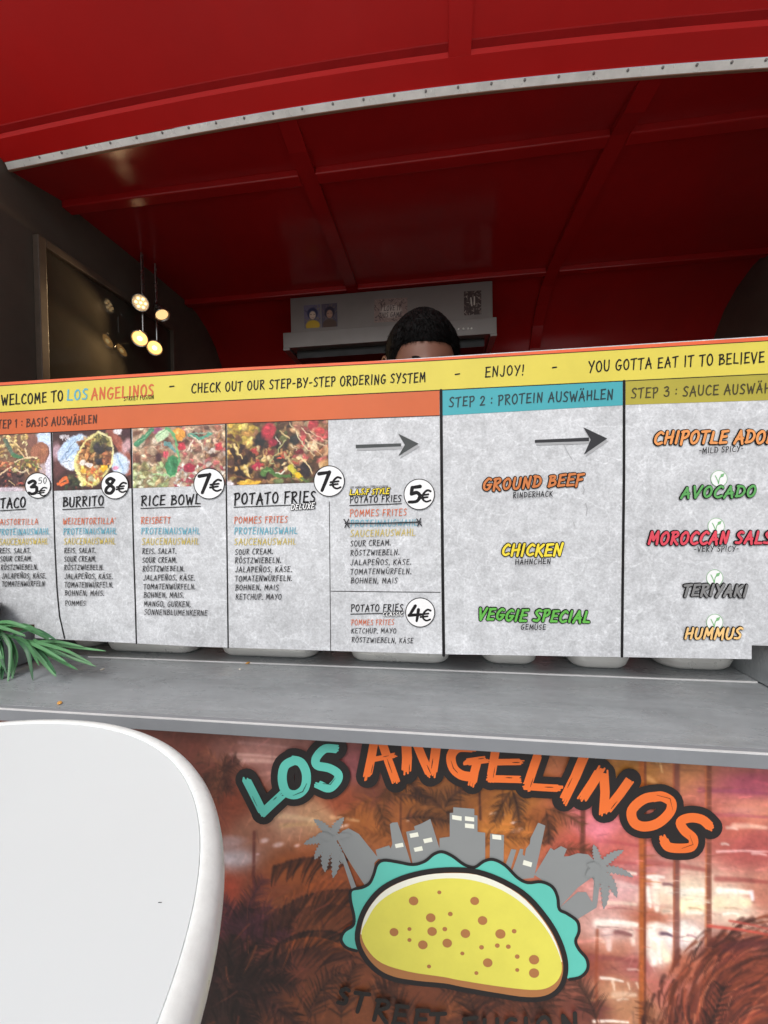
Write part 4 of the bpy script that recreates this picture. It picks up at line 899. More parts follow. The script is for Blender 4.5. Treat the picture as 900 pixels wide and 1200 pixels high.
c1.blob(530,190,130,130,(140,96,84),1,.2,.15); c1.blob(680,410,165,200,(164,108,84),1,.2,.12); c1.blob(740,380,80,120,(184,124,88),.7,.3,.6); st(c1,[(820,300),(825,440),(770,580)],30,(112,76,66),.8,.6)
for k in range(9): x = 600+rp.uniform(0,200); st(c1,[(x,rp.uniform(260,420)),(x+rp.uniform(-60,40),rp.uniform(440,590))],14,(136,86,66),.45,.9)
bits(c1,120,(-230,80,470,470),[(216,184,124),(204,168,104),(226,200,150),(180,140,88),(150,120,84)],16,34)
st(c1,[(90,160),(170,330),(230,420),(380,470)],95,(98,112,96),.9,.4,60); st(c1,[(220,430),(300,470),(390,480)],80,(84,128,88),.9,.4,40); c1.blob(480,620,60,50,(120,140,84),.9,.3,.5); c1.blob(-120,260,90,120,(104,120,90),.8,.3,.5)
bits(c1,60,(-230,520,200,740),[(196,104,78),(206,128,90),(170,86,70),(210,170,120)],18,36)
c1.blob(120,860,360,220,(84,60,60),.95,0,.3); bits(c1,90,(-230,680,470,1010),[(70,50,50),(112,78,68),(150,84,72),(58,42,44),(128,100,88),(176,88,76)],16,34)
bits(c1,50,(220,480,680,720),[(206,170,100),(190,150,84),(120,130,76),(226,200,150),(110,80,66)],16,32)
for P, w_ in (([(250,555),(420,490),(620,485)],28),([(0,765),(100,690),(190,630)],32),([(270,680),(370,740),(430,710)],38),([(430,660),(490,770)],28),([(110,130),(250,220),(330,300)],24),([(300,330),(420,470)],24),([(430,330),(470,470)],36),([(640,640),(700,690)],22),([(150,870),(240,960)],18),([(-120,820),(-40,900)],18)): st(c1,P,w_,rp.choice([(228,200,160),(222,190,140),(214,196,164)]),.9,.4)
c1.blob(120,1040,420,70,(214,200,208),.9,0,.4)
photo(c1,(-16,510),(59.3,507),(-15,576.5),(59.8,574.6),'photo of a taco heaped with lettuce and meat')
c2 = Canvas(12, 40, 876, 694, Q, (78,52,50))
c2.blob(50,260,70,130,(204,170,180),.9,0,.6); c2.blob(70,430,80,120,(108,70,68),.9,0,.5)
c2.blob(250,590,150,90,(70,74,56),.9,0,.5); bits(c2,30,(150,540,330,690),[(64,70,50),(90,84,60),(120,60,56),(54,48,44)],14,26)
st(c2,[(640,40),(790,280),(850,500)],110,(150,86,72),1,.3,120); st(c2,[(680,90),(800,300)],40,(184,118,100),.6,.9); c2.blob(830,230,70,110,(206,166,168),.9,.3,.5); c2.blob(735,60,55,50,(222,212,212),.95,0,.3); c2.blob(840,80,70,70,(84,50,56),.9,0,.5)
c2.blob(750,420,110,150,(202,214,230),1,-.4,.25); st(c2,[(720,330),(790,480)],30,(150,176,206),.8,.7); c2.blob(705,460,40,26,(206,120,146),.8,0,.5)
c2.blob(235,240,215,135,(188,206,228),1,-.75,.12); c2.blob(190,400,110,70,(216,220,230),1,.5,.3); c2.blob(130,300,80,90,(196,206,222),.9,-.4,.5)
for k in range(22): x, y = rp.uniform(90,300), rp.uniform(140,330); st(c2,[(x,y+60),(x+60,y-10),(x+120,y-60)],rp.uniform(8,22),rp.choice([(226,234,242),(150,180,214),(124,150,186),(206,220,236)]),.6,.7)
st(c2,[(150,350),(190,230),(330,90)],8,(70,84,110),.8,.5); st(c2,[(120,380),(200,360),(260,340)],10,(90,100,116),.7,.6)
for k in range(9): x = 95+k*12; st(c2,[(x,70+rp.uniform(0,20)),(x+8,120+rp.uniform(-20,20))],12,(238,232,236),.9,.5)
c2.blob(466,360,206,310,(228,214,146),1,.28,.08); c2.blob(470,352,176,268,(140,96,58),1,.28,.15)
bits(c2,90,(310,130,540,410),[(164,104,62),(190,132,84),(120,74,46),(206,160,110),(96,60,42)],14,30)
bits(c2,50,(430,90,640,260),[(156,144,84),(184,170,100),(120,110,70),(90,84,60)],14,28); bits(c2,26,(480,200,650,430),[(64,56,60),(84,74,70),(110,88,66),(50,44,50)],18,36)
bits(c2,26,(560,300,650,420),[(206,140,96),(180,110,76),(120,80,60)],14,26)
bits(c2,70,(320,440,570,640),[(232,176,96),(242,206,130),(222,136,84),(238,220,110),(206,110,70),(246,232,190)],14,28)
c2.blob(340,392,46,42,(236,224,212),1,0,.3); c2.blob(412,416,48,30,(244,230,222),1,.2,.3); c2.blob(350,480,34,30,(226,170,70),.9,0,.4); c2.blob(575,455,48,42,(238,180,44),1,0,.3); c2.blob(565,440,18,12,(250,220,120),.8)
st(c2,[(520,58),(640,130),(676,260),(668,380),(640,450)],30,(236,222,168),.9,.4); st(c2,[(270,330),(262,430),(330,560),(440,650)],34,(238,222,150),.9,.4); st(c2,[(270,330),(380,150),(520,60)],26,(234,220,150),.9,.4)
st(c2,[(70,615),(140,545),(165,585),(90,630)],44,(222,112,62),1,.3,30); st(c2,[(90,600),(150,560)],14,(240,160,110),.7,.7)
photo(c2,(61.8,506.8),(153,502.3),(62.8,575.2),(154,572.3),'photo of a foil-wrapped burrito cut open')
c3 = Canvas(15, 48, 876, 612, Q, (176,146,122))
bits(c3,120,(20,50,340,400),[(216,182,150),(194,152,122),(160,112,88),(226,200,172),(140,96,80)],16,38)
bits(c3,170,(420,50,874,440),[(202,166,142),(172,124,104),(222,204,188),(190,104,100),(150,110,80),(206,180,140),(110,76,66)],12,30)
bits(c3,140,(16,380,340,608),[(204,208,158),(178,192,134),(222,216,184),(160,150,100),(190,160,120)],12,30)
bits(c3,140,(400,430,874,608),[(222,210,194),(206,188,164),(236,226,214),(176,80,90),(160,120,90)],10,22,(1.2,2.4))
c3.blob(262,330,40,50,(80,52,56),.9,.3,.5); c3.blob(250,76,70,36,(150,84,112),.95,0,.4); c3.blob(446,122,66,66,(216,152,72),1,0,.2); c3.blob(430,100,26,20,(242,206,140),.8,0,.8)
st(c3,[(56,196),(130,134),(196,66)],64,(84,136,102),1,.25,40); st(c3,[(70,180),(190,80)],12,(140,184,140),.8,.6)
c3.blob(292,122,80,56,(190,210,170),1,-.5,.2); st(c3,[(240,130),(330,70)],10,(120,164,116),.9,.5)
st(c3,[(336,60),(400,130),(432,260),(436,400),(392,512)],32,(116,172,118),1,.3,20); st(c3,[(322,200),(370,230),(410,280)],50,(112,152,148),.95,.3,30)
c3.blob(376,412,62,104,(72,132,88),1,.12,.15); st(c3,[(350,350),(366,420),(360,480)],30,(110,164,126),.6,.9); st(c3,[(400,350),(404,430)],24,(50,100,66),.6,.9); st(c3,[(200,488),(330,500),(404,514)],15,(166,204,146),.9,.5)
st(c3,[(548,132),(650,168),(742,118)],50,(98,154,130),1,.3,16); st(c3,[(556,128),(740,116)],10,(150,196,170),.8,.6); st(c3,[(572,180),(530,272)],18,(230,206,188),1,.4); st(c3,[(540,130),(640,206),(662,266)],14,(218,200,176),.95,.4); st(c3,[(500,80),(580,70)],16,(222,196,160),.9,.4)
for x, y, rx_, ry_, c in ((470,236,46,46,(202,70,82)),(810,250,46,40,(192,70,76)),(540,440,60,50,(166,58,74)),(320,306,30,42,(190,82,92)),(560,520,30,24,(180,90,96)),(800,70,40,24,(170,110,90))): c3.blob(x,y,rx_,ry_,c,.95,.3,.3); c3.blob(x-8,y-12,rx_*.35,ry_*.3,np.array(c)*1.4,.7,0,.8)
photo(c3,(155.2,502.2),(264,497.4),(156,572.2),(264.6,568.4),'photo of a rice bowl with chicken, beans and herbs')
c4_ = Canvas(15, 34, 876, 562, Q, (92,64,48))
bits(c4_,120,(16,36,260,300),[(216,182,84),(190,152,64),(226,198,114),(150,110,60),(90,56,44)],16,38,(1,2.2)); bits(c4_,90,(16,200,260,500),[(202,154,84),(122,78,52),(216,180,100),(84,54,44),(60,40,36)],16,36)
bits(c4_,200,(250,60,760,540),[(70,52,42),(54,42,38),(120,84,60),(160,124,84),(96,70,50),(104,104,64)],14,32)
bits(c4_,130,(590,40,874,400),[(196,152,112),(172,112,92),(216,192,152),(190,88,84),(150,104,70)],14,34)
for x, y, rx_, ry_, c in ((300,190,54,86,(44,40,40)),(590,190,54,54,(48,48,44)),(660,450,76,76,(50,38,40)),(450,340,54,50,(58,48,40)),(170,350,34,44,(48,34,30)),(370,110,66,88,(178,56,66)),(400,206,50,44,(150,46,60)),(270,404,54,42,(172,50,70)),(372,292,50,42,(122,50,50)),(496,310,42,36,(206,86,66)),(630,292,42,36,(120,46,50)),(746,70,64,44,(160,56,60)),(800,120,50,30,(190,70,70)),(250,270,36,30,(170,60,60))):
    c4_.blob(x,y,rx_,ry_,c,.92,rp.uniform(-.5,.5),.35); c4_.blob(x-rx_*.2,y-ry_*.3,rx_*.4,ry_*.25,np.clip(np.array(c)*1.35+8,0,250),.7,.3,.8)
bits(c4_,60,(260,240,620,470),[(206,170,110),(176,130,84),(220,190,140),(190,84,66)],9,20)
for P, w_, c in (([(600,130),(640,210),(750,335)],15,(210,190,150)),([(680,200),(820,332)],15,(206,176,140)),([(650,90),(760,210),(860,250)],16,(212,184,150)),([(720,120),(800,180),(860,210)],14,(206,170,140)),([(540,50),(600,120),(640,160)],14,(200,180,140)),([(510,190),(430,300),(372,380),(410,396)],18,(168,162,112)),([(460,110),(540,180)],18,(196,170,120)),([(630,340),(700,410),(736,480)],18,(220,194,146)),([(530,330),(560,390),(596,424)],15,(206,180,130)),([(430,165),(466,222)],16,(206,190,170)),([(70,205),(134,332)],18,(230,200,136)),([(160,400),(212,506)],24,(226,196,136)),([(560,240),(600,280)],14,(206,186,150))): st(c4_,P,w_,c,.95,.4,w_*.6)
st(c4_,[(320,470),(356,430),(420,480),(550,500)],56,(84,116,60),.95,.3,30); st(c4_,[(330,450),(380,446)],16,(140,170,104),.7,.7); st(c4_,[(548,420),(590,470),(650,530)],58,(196,180,66),.95,.3,30); c4_.blob(612,498,46,28,(238,188,44),.95,.6,.4); st(c4_,[(640,520),(700,545)],26,(90,104,60),.9,.4)
c4_.blob(450,535,54,28,(122,132,84),.9,0,.4); st(c4_,[(424,460),(470,470),(500,450)],14,(234,228,206),.95,.4); c4_.blob(205,537,115,28,(218,168,62),1,0,.3); c4_.blob(180,528,60,10,(240,206,110),.7,0,.8); st(c4_,[(20,470),(160,500),(300,520)],30,(110,70,46),.8,.6); c4_.blob(30,545,50,34,(222,212,216),.95,0,.4); c4_.blob(850,400,60,50,(206,160,104),.8,0,.5)
photo(c4_,(266,496.6),(384.6,492.2),(266.6,569),(385,565),'photo of loaded potato fries with drizzled sauce')
# price badges
def badge(cx, cy, r_, parts):
    fl = flat(5.0); fl.ellipse(cx, cy, r_, r_, 0, 40); B_ = fl.build('price_badge', INKS['w'], MBd)
    rg = flat(5.4); rg.ring(cx, cy, r_-.4, 1.0); rg.build('badge_rim', INKS['k'], B_)
    for i, (txt, x0, y0, x1, y1, h, wt) in enumerate(parts):
        tx = flat(5.6+i*.5); write(tx, txt, x0, y0, x1, y1, h, wt=wt, jit=.3); tx.build('price_text', INKS['k'], B_)
badge(45.3,569,15.2,[('3',35.5,579,44.5,577.5,14.5,.26),('50',46,567,55.5,566.5,7,.1),('€',46,581.5,56,580.5,9.5,.17)])
badge(135.3,568.8,16.2,[('8',124.5,578.5,135.5,577.5,17,.24),('€',138,577.5,149,576.5,11,.2)])
badge(245.6,566.8,18.2,[('7',234.5,577,246.5,576,20,.22),('€',247.5,576,260,575,13,.19)])
badge(386,563.8,18.2,[('7',374.5,574.5,386.5,573.5,20,.22),('€',388,573,400,572,13,.19)])
badge(491.3,579.3,18.2,[('5',480,589,492.5,588,18,.24),('€',493,588.5,505,587.5,13,.19)])
badge(492.4,717.4,17.4,[('4',479.5,727,493,726.5,17,.22),('€',493.5,727,504.5,726.5,12.5,.19)])
# arrows with their printed soft shadow
for m_, sh_, hd in (('a',[(417,521.3),(470,519.6),(470,523.2),(417,525.4)],[(466.8,508.3),(490.6,520),(466.8,534.6),(474.5,521.3)]),('b',[(626.7,515.6),(690,512.8),(690,517),(626.7,519)],[(683.4,500.8),(711.4,514),(684.2,532.6),(692,515.2)])):
    fl = flat(3.0); fl.poly(sh_); fl.poly(hd); A_ = fl.build('arrow', INKS[m_], MBd)
    fl = flat(2.2); fl.poly([(x+1.5,y+3) for x,y in sh_]); fl.poly([(x+1.5,y+3.2) for x,y in hd]); fl.build('arrow_shadow_print', INKS['s'], A_)
# proteins and sauces
outlined('protein_name','GROUND BEEF',566.5,575.6,682,569.4,13.5,'B'); outlined('protein_name','CHICKEN',588.5,652,657.5,651,13.5,'C'); outlined('protein_name','VEGGIE SPECIAL',560.5,726.6,690,729.6,13.5,'V')
blk('choice_note','k',[('RINDERHACK',601,583.6,646.7,581.4,6.0,.16)],11.); blk('choice_note','k',[('HÄHNCHEN',603.5,661.2,644.4,660.2,5.8,.16)],11.); blk('choice_note','k',[('GEMÜSE',610,736.8,638.6,737.2,5.8,.16)],11.)
outlined('sauce_name','CHIPOTLE ADOBO',766.5,521.4,918,519.6,14.5,'P'); blk('choice_note','k',[('-MILD SPICY-',817.8,531.6,869,529.2,6.2,.155)],11.)
outlined('sauce_name','AVOCADO',797.5,584.6,883,582.2,13,'A',layer=6); outlined('sauce_name','MOROCCAN SALSA',759.5,638.2,913,637.2,14.5,'R',layer=6); blk('choice_note','k',[('-VERY SPICY-',812,646.2,863.5,645.6,6.2,.155)],11.)
outlined('sauce_name','TERIYAKI',799.5,698.4,872.5,699.6,13.5,'G',layer=6); outlined('sauce_name','HUMMUS',802,748.8,866.5,748,12.5,'H',layer=6)
for cx, cy in ((842,561),(838.7,616.6),(837,677),(837,729)):
    fl = flat(3.4); fl.ellipse(cx, cy, 9.8, 9.8, 0, 32); B_ = fl.build('vegan_badge', INKS['w'], MBd)
    lf = flat(3.7); lf.ring(cx, cy, 9.5, .6); lf.build('badge_rim', INKS['l'], B_)
    lf = flat(4.2); lf.ribbon(crom([(cx-4.5,cy-3.5),(cx-2,cy+1.5),(cx-.6,cy+6)],4),1.1); lf.ribbon(crom([(cx-.6,cy+6),(cx+.6,cy-.5),(cx+4,cy-4.5)],4),1.1)
    lf.poly([(cx+1,cy-1),(cx+2,cy-5),(cx+6.5,cy-6.5),(cx+5,cy-2.5)]); lf.build('leaf_mark', INKS['l'], B_)
# small chips and creases of the print
ch = flat(3.0)
for P, wd in ([(683,570),(684.5,574),(683,579)],.8),([(686,590),(688,596),(686.5,604)],.9),([(672,612),(673,616)],1.1),([(660,520),(664,528),(671,540)],.5): ch.ribbon(P, wd)
ch.build('scuff_marks', INKS['s'], MBd)

# ---------------------------------------------------------------- steel food pans behind the board
PANM = mat('steel_pan', (.80,.79,.75), .34, .25, var=.07, scale=12, rvar=.1)
def rrect(w_, d_, r_, n=6):
    P = []
    for cx, cy, a0 in ((w_/2-r_, d_/2-r_, 0), (-w_/2+r_, d_/2-r_, 90), (-w_/2+r_, -d_/2+r_, 180), (w_/2-r_, -d_/2+r_, 270)):
        for i in range(n+1): a = RAD(a0+90*i/n); P.append((cx+r_*math.cos(a), cy+r_*math.sin(a)))
    return P
def pan(xa, xb, py, lab, depth=.17, hgt=.13, round_=.0):
    pc = on_z((xa+xb)/2, py, CZ+.002); ya = pc.y
    x0_, x1_ = on_y(xa, py-4, ya+.012).x, on_y(xb, py-4, ya+.012).x; W_ = x1_-x0_; cx, cy = (x0_+x1_)/2, ya+depth/2
    t = thing('food_pan', (cx, cy, CZ+.0015), lab, 'food pan', 'steel food pans lined up behind the menu board')
    mb = MB(); rings = []
    sec = [(-.016, .0), (-.006, .002), (.0, .008), (.004, .02), (.010, hgt), (.007, hgt), (.001, .022), (-.006, .010), (-.02, .006)]
    for off, z in sec:
        rr = min(.03+round_, W_/2-.002)+off*.5; rings.append([(cx+x, cy+y, CZ+.0017+z) for x, y in rrect(W_+2*off-.008, depth+2*off-.008, max(.006, rr))])
    n = len(rings[0]); k = 0; v = sum(rings, []); f = [tuple(reversed(range(n)))]
    for i in range(len(rings)-1):
        for j in range(n): f.append((i*n+j, i*n+(j+1) % n, (i+1)*n+(j+1) % n, (i+1)*n+j))
    f.append(tuple((len(rings)-1)*n+j for j in range(n))); mb.add(v, f); mb.build('pan_body', PANM, t, smooth=True)
    mb = MB(); a = [(cx+x, cy+y, CZ+hgt+.002) for x, y in rrect(W_+.014, depth+.014, .034)]; b = [(cx+x, cy+y, CZ+hgt+.002) for x, y in rrect(W_+.034, depth+.03, .04)]
    c = [(x, y, z+.003) for x, y, z in b]; d = [(x, y, z+.003) for x, y, z in a]; v = a+b+c+d; f = []
    for q in range(4):
        for j in range(n): f.append((q*n+j, q*n+(j+1) % n, ((q+1) % 4)*n+(j+1) % n, ((q+1) % 4)*n+j))
    mb.add(v, f); mb.build('pan_rim', PANM, t)
pan(84,116,761,'steel food pan half hidden by the palm leaf, below the burrito column',.15)
pan(124,229,767,'steel food pan below the rice bowl column of the menu board')
pan(257,372,772.5,'steel food pan below the deluxe potato fries column of the menu board')
pan(409,528,779,'wide steel food pan below the classic potato fries column of the menu board')
pan(564,632,781,'small steel food pan below the left part of the protein column, under veggie special')
pan(667,741,786,'small steel food pan below the divider between protein and sauce columns')
pan(772,868,788,'rounded steel food pan at the right end, below the hummus line',.16,.13,.012)

# ---------------------------------------------------------------- range hood on the rear wall
HD = thing('range_hood', (-.2, 2.0, E+.71), 'pale steel range hood with small graffiti stickers on the red rear wall', 'range hood')
HPM = mat('hood_steel', (.27,.25,.235), .42, .55, var=.06, scale=6)
hx_a, hx_b = -.663, .25
MB().box((hx_a, 1.8055, E+.800), (hx_b, YB-.002, E+.965)).build('hood_body', HPM, HD, bevel=.002)
rim = [(-.69, 1.775), (.262, 1.775), (.262, YB-.002), (-.69, YB-.002)]
MB().prism([(x, y, E+.725) for x, y in rim[::-1]], (0,0,.07)).build('hood_rim', HPM, HD, bevel=.002)
MB().box((-.64, 1.82, E+.69), (.215, YB-.05, E+.724)).build('grease_filter', mat('filter_dark', (.03,.03,.03), .4, .6), HD)
MB().box((-.69, 1.775, E+.715), (-.66, YB-.01, E+.7245)).build('filter_rail', HPM, HD)
MB().box((.235, 1.775, E+.715), (.262, YB-.01, E+.7245)).build('filter_rail', HPM, HD)
for i, px in enumerate((532, 537.5, 543, 548.5, 552.5)):
    p = on_y(px, 386-.3*i, 1.7745); MB().lathe(p, [(.0045,0),(.004,.002),(0,.0026)], 10, (0,-1,0)).build('hood_light', mat('indicator', (.9,.88,.82), .3), HD)
def sticker(q, cvs, lab):
    H, W = cvs.a.shape[:2]; P = np.empty((H, W, 3))
    for i in range(H):
        for j in range(W):
            u, v_ = j/(W-1), i/(H-1); x = (q[0][0]*(1-u)+q[1][0]*u)*(1-v_)+(q[3][0]*(1-u)+q[2][0]*u)*v_; y = (q[0][1]*(1-u)+q[1][1]*u)*(1-v_)+(q[3][1]*(1-u)+q[2][1]*u)*v_
            P[i, j] = on_y(x, y, 1.8048)
    o = paint_mesh('sticker', P, cvs.a, vmat('photo_print', .4), HD); o['label'] = lab; return o
rp = random.Random(21)
def portrait(hair, face, bgc, cloth):
    c = Canvas(0,0,19,27,2.2,bgc)
    for i in range(30): c.stroke([(rp.uniform(0,19),rp.uniform(0,27)),(rp.uniform(0,19),rp.uniform(0,27))],1.0,rp.choice([(60,56,90),(170,150,60),(40,40,60),(150,120,110)]),.5,.5)
    c.blob(9.5,24,9,7,cloth,1,0,.2); c.blob(9.5,10,6.5,7.5,hair,1,0,.2); c.blob(9.5,12,4.2,5.5,face,1,0,.25); c.stroke([(7,11),(8.4,11)],1,(40,30,30),1,.5); c.stroke([(10.8,11),(12.2,11)],1,(40,30,30),1,.5); c.stroke([(8.4,15),(10.8,15)],.9,(140,50,50),1,.5)
    return c
sticker([(356,358),(375.5,356.6),(376,383.6),(357,385)], portrait((40,44,80),(214,190,170),(110,104,130),(206,170,50)), 'small portrait sticker in blue and yellow')
sticker([(376.6,356.5),(395,355),(395.6,382.6),(377,383.8)], portrait((44,40,60),(176,140,120),(90,84,100),(90,70,60)), 'small dark portrait sticker')
lv = Canvas(0,0,40,29,3,(150,130,124))
for i in range(150): x, y = rp.uniform(0,40), rp.uniform(0,29); lv.stroke([(x,y),(x+rp.uniform(-3,3),y+rp.uniform(-3,3))],1.1,rp.choice([(50,40,46),(70,56,60),(180,160,150)]),.85,.4)
lv.blob(20,16,15,9,(196,184,176),.95,0,.25)
for txt, y_, x0, x1, h in (('I LOVE IT',15,8,32,6),('THIS GAME',23,6,33,5.5)):
    for qq in strokes(txt, x0, y_, x1, y_, h): lv.stroke(qq, 1.1, (44,34,40), .95, .5)
sticker([(438.8,350.6),(477.6,348.6),(477,376),(438.4,378.2)], lv, 'square graffiti sticker with lettering')
r4 = Canvas(0,0,20,28,2.4,(70,58,56))
for i in range(90): x, y = rp.uniform(0,20), rp.uniform(0,28); r4.stroke([(x,y),(x+rp.uniform(-3,3),y+rp.uniform(-4,4))],1.1,rp.choice([(190,176,166),(40,34,36),(130,110,104),(210,200,190)]),.8,.4)
r4.stroke([(8,8),(9,17)],2,(226,220,210),.9,.5); r4.stroke([(12,7),(12,16)],2,(226,220,210),.9,.5)
sticker([(543.6,341.6),(564,340.2),(564,368.2),(543.8,369.8)], r4, 'upright dark sticker with white figure')

# ---------------------------------------------------------------- glossy framed board on the left end wall
GB = thing('glass_board', (XL+.01, 1.38, E+.5), 'wood framed dark glossy board on the black end wall', 'wall board')
FRM = mat('frame_wood', (.10,.075,.055), .5, var=.2, scale=20)
MB().box((XL+.001, 1.09, E+.03), (XL+.006, 1.68, E+.80)).build('pane', mat('dark_gloss_pane', (.050,.045,.035), .055, var=.1, rvar=.02), GB)
for a, b in (((XL+.001,1.065,E+.0),(XL+.022,1.0895,E+.825)), ((XL+.001,1.6805,E+.0),(XL+.022,1.70,E+.825)), ((XL+.001,1.09,E+.8005),(XL+.0215,1.68,E+.825)), ((XL+.001,1.09,E+.005),(XL+.0215,1.68,E+.0295))):
    MB().box(a, b).build('frame', FRM, GB, bevel=.002)
# spot lamps hanging beside it
CHR = mat('lamp_chrome', (.45,.44,.42), .25, .9)
def lamp(px, py, x, aim, top, lit, lab, rod_px=None):
    d = ray(px, py); p = d*(x/d.x); p.z += E; aim = Vector(aim).normalized()
    t = thing('spot_lamp', (p.x, p.y, p.z), lab, 'spot lamp', 'small spot lamps hanging by the dark end wall')
    back = p-aim*.055
    # rod up to the ceiling
    MB().tube([(back.x, back.y, CEIL-.001), (back.x, back.y, back.z+.02), back], .0035, 8).build('rod', CHR, t)
    MB().lathe(p, [(.006,-.062),(.014,-.060),(.017,-.045),(.022,-.03),(.029,-.008),(.031,0),(.0285,.0),(.026,-.008)], 24, aim).build('shade', CHR, t, smooth=True)
    if lit == 'spot':
        MB().lathe(p, [(.0,-.004),(.012,-.003),(.0255,-.0065)], 24, aim).build('bulb', mat('lamp_glow', (.9,.8,.6), .4, emit=(1,.50,.13), estr=1.5), t)
        MB().lathe(p, [(0,-.001),(.008,-.0012),(.009,-.003)], 16, aim).build('filament_core', mat('lamp_core', (1,.9,.7), .4, emit=(1,.72,.30), estr=3.0), t)
    elif lit == 'led':
        MB().lathe(p, [(0,-.007),(.026,-.0075)], 20, aim).build('led_plate', mat('led_reflector', (.8,.7,.55), .3, emit=(1,.62,.3), estr=.25), t)
        a = aim.orthogonal().normalized(); b = aim.cross(a)
        for i in range(7):
            q = p-aim*.003+((a*math.cos(i*math.pi/3)+b*math.sin(i*math.pi/3))*.016 if i < 6 else Vector((0,0,0)))
            MB().lathe(q, [(.0044,-.003),(.0042,.001),(.0,.0022)], 10, aim).build('led', mat('led_glow', (1,.9,.8), .4, emit=(1,.72,.36), estr=1.7), t)
    else:
        MB().lathe(p, [(.0,-.006),(.024,-.0068)], 20, aim).build('bulb', mat('lamp_glow_dim', (.9,.8,.6), .4, emit=(1,.6,.25), estr=.9), t)
    if lit != 'side':
        L = bpy.data.objects.new('lamp_light', bpy.data.lights.new('lamp_light', 'SPOT')); C.objects.link(L); L.data.energy = 2.0; L.data.color = (1,.68,.36); L.data.spot_size = RAD(110); L.data.shadow_soft_size = .02
        L.location = p+aim*.012; L.rotation_euler = aim.to_track_quat('-Z', 'Y').to_euler(); L.parent = t; L.matrix_parent_inverse = Matrix.Translation(-t.location)
lamp(163.5,397,-1.115,(.30,-.75,-.60),0,'spot','lit spot lamp with bright disc hanging lowest at left')
lamp(181,408,-1.11,(.32,-.72,-.62),0,'spot','lit spot lamp with bright disc hanging lowest at right, nearest the banner')
lamp(164.5,355,-1.115,(.35,-.80,-.50),0,'led','upper spot lamp with a ring of small lit dots')
lamp(190.5,370,-1.10,(.55,-.15,-.80),0,'side','spot lamp seen from the side, tilted to the right')

# ---------------------------------------------------------------- the cook behind the board
SKIN = mat('skin', lin((112,72,54)), .5, var=.06, scale=12)
HAIRM = mat('black_hair', (.004,.0035,.0035), .62, var=.4, scale=40, spec=.1)
SHIRT = mat('dark_shirt', (.03,.03,.034), .85, var=.15, scale=30); TROU = mat('dark_trousers', (.025,.027,.035), .85)
px_, py_ = -.030, 1.15; FL = .2; HY = 1.03; TOP = E+.517*HY/1.15+.004
pr = thing('person', (px_, py_, FL), 'cook with short black hair behind the menu board, only forehead showing', 'person')
def skinned(name, nodes, edges, m, parent, sub=2, root=0):
    me = bpy.data.meshes.new(name); me.from_pydata([n_[0] for n_ in nodes], edges, []); o = bpy.data.objects.new(name, me); C.objects.link(o)
    s_ = o.modifiers.new('skin', 'SKIN'); s_.use_smooth_shade = True; o.modifiers.new('sub', 'SUBSURF').levels = sub
    o.modifiers['sub'].render_levels = sub
    for i, n_ in enumerate(nodes): me.skin_vertices[0].data[i].radius = n_[1]; me.skin_vertices[0].data[i].use_root = (i == root)
    me.materials.append(m); dg = bpy.context.evaluated_depsgraph_get(); dg.update()
    nm = bpy.data.meshes.new_from_object(o.evaluated_get(dg)); o.modifiers.clear(); o.data = nm
    nm.polygons.foreach_set('use_smooth', [True]*len(nm.polygons))
    if parent: o.parent = parent; o.matrix_parent_inverse = Matrix.Translation(-parent_loc(parent))
    return o
H_ = TOP-FL                                                    # about 1.72
def q_(x, y, z): return (px_+x*.96, py_+y-max(0, z-1.30)*.42, FL+z*.94)
nodes = [(q_(0,.01,.92),(.15,.105)), (q_(0,.0,1.10),(.125,.095)), (q_(0,.0,1.28),(.16,.11)), (q_(0,.005,1.40),(.13,.085)), (q_(0,.0,1.47),(.055,.055)), (q_(0,-.005,1.56),(.05,.052))]
edges = [(i, i+1) for i in range(5)]
for s_ in (-1, 1):
    k = len(nodes); nodes += [(q_(s_*.165,.005,1.39),(.055,.055)), (q_(s_*.225,.03,1.12),(.043,.043)), (q_(s_*.235,.0,.92),(.034,.034)), (q_(s_*.235,-.02,.85),(.026,.024)), (q_(s_*.235,-.025,.80),(.02,.034))]
    edges += [(3, k)]+[(k+i, k+i+1) for i in range(4)]
    for j in range(4):
        kk = len(nodes); ox = (j-1.5)*.019; L_ = (.032,.038,.041,.034)[j if s_ > 0 else 3-j]
        nodes += [(q_(s_*.235,-.025+ox,.765),(.009,.009)), (q_(s_*.234,-.025+ox*1.08,.765-L_),(.0082,.0082)), (q_(s_*.226,-.025+ox*1.1,.765-L_*1.7),(.0072,.0072)), (q_(s_*.216,-.025+ox*1.1,.765-L_*2.05),(.006,.006))]
        edges += [(k+4, kk), (kk, kk+1), (kk+1, kk+2), (kk+2, kk+3)]
    kk = len(nodes); nodes += [(q_(s_*.228,-.06,.82),(.011,.011)), (q_(s_*.222,-.08,.79),(.0095,.0095)), (q_(s_*.214,-.088,.762),(.0075,.0075))]
    edges += [(k+3, kk), (kk, kk+1), (kk+1, kk+2)]
    k = len(nodes); nodes += [(q_(s_*.09,.01,.82),(.085,.085)), (q_(s_*.095,.0,.48),(.055,.058)), (q_(s_*.1,.02,.10),(.038,.04)), (q_(s_*.105,-.02,.045),(.04,.04)), (q_(s_*.115,-.13,.03),(.036,.026))]
    edges += [(0, k)]+[(k+i, k+i+1) for i in range(4)]
BODY = skinned('body', nodes, edges, SKIN, pr)
sh_nodes = [(q_(0,.01,.86),(.165,.12)), (q_(0,.0,1.10),(.142,.11)), (q_(0,.0,1.28),(.178,.125)), (q_(0,.005,1.405),(.14,.095)), (q_(0,.002,1.455),(.07,.068))]
sh_e = [(0,1),(1,2),(2,3),(3,4)]
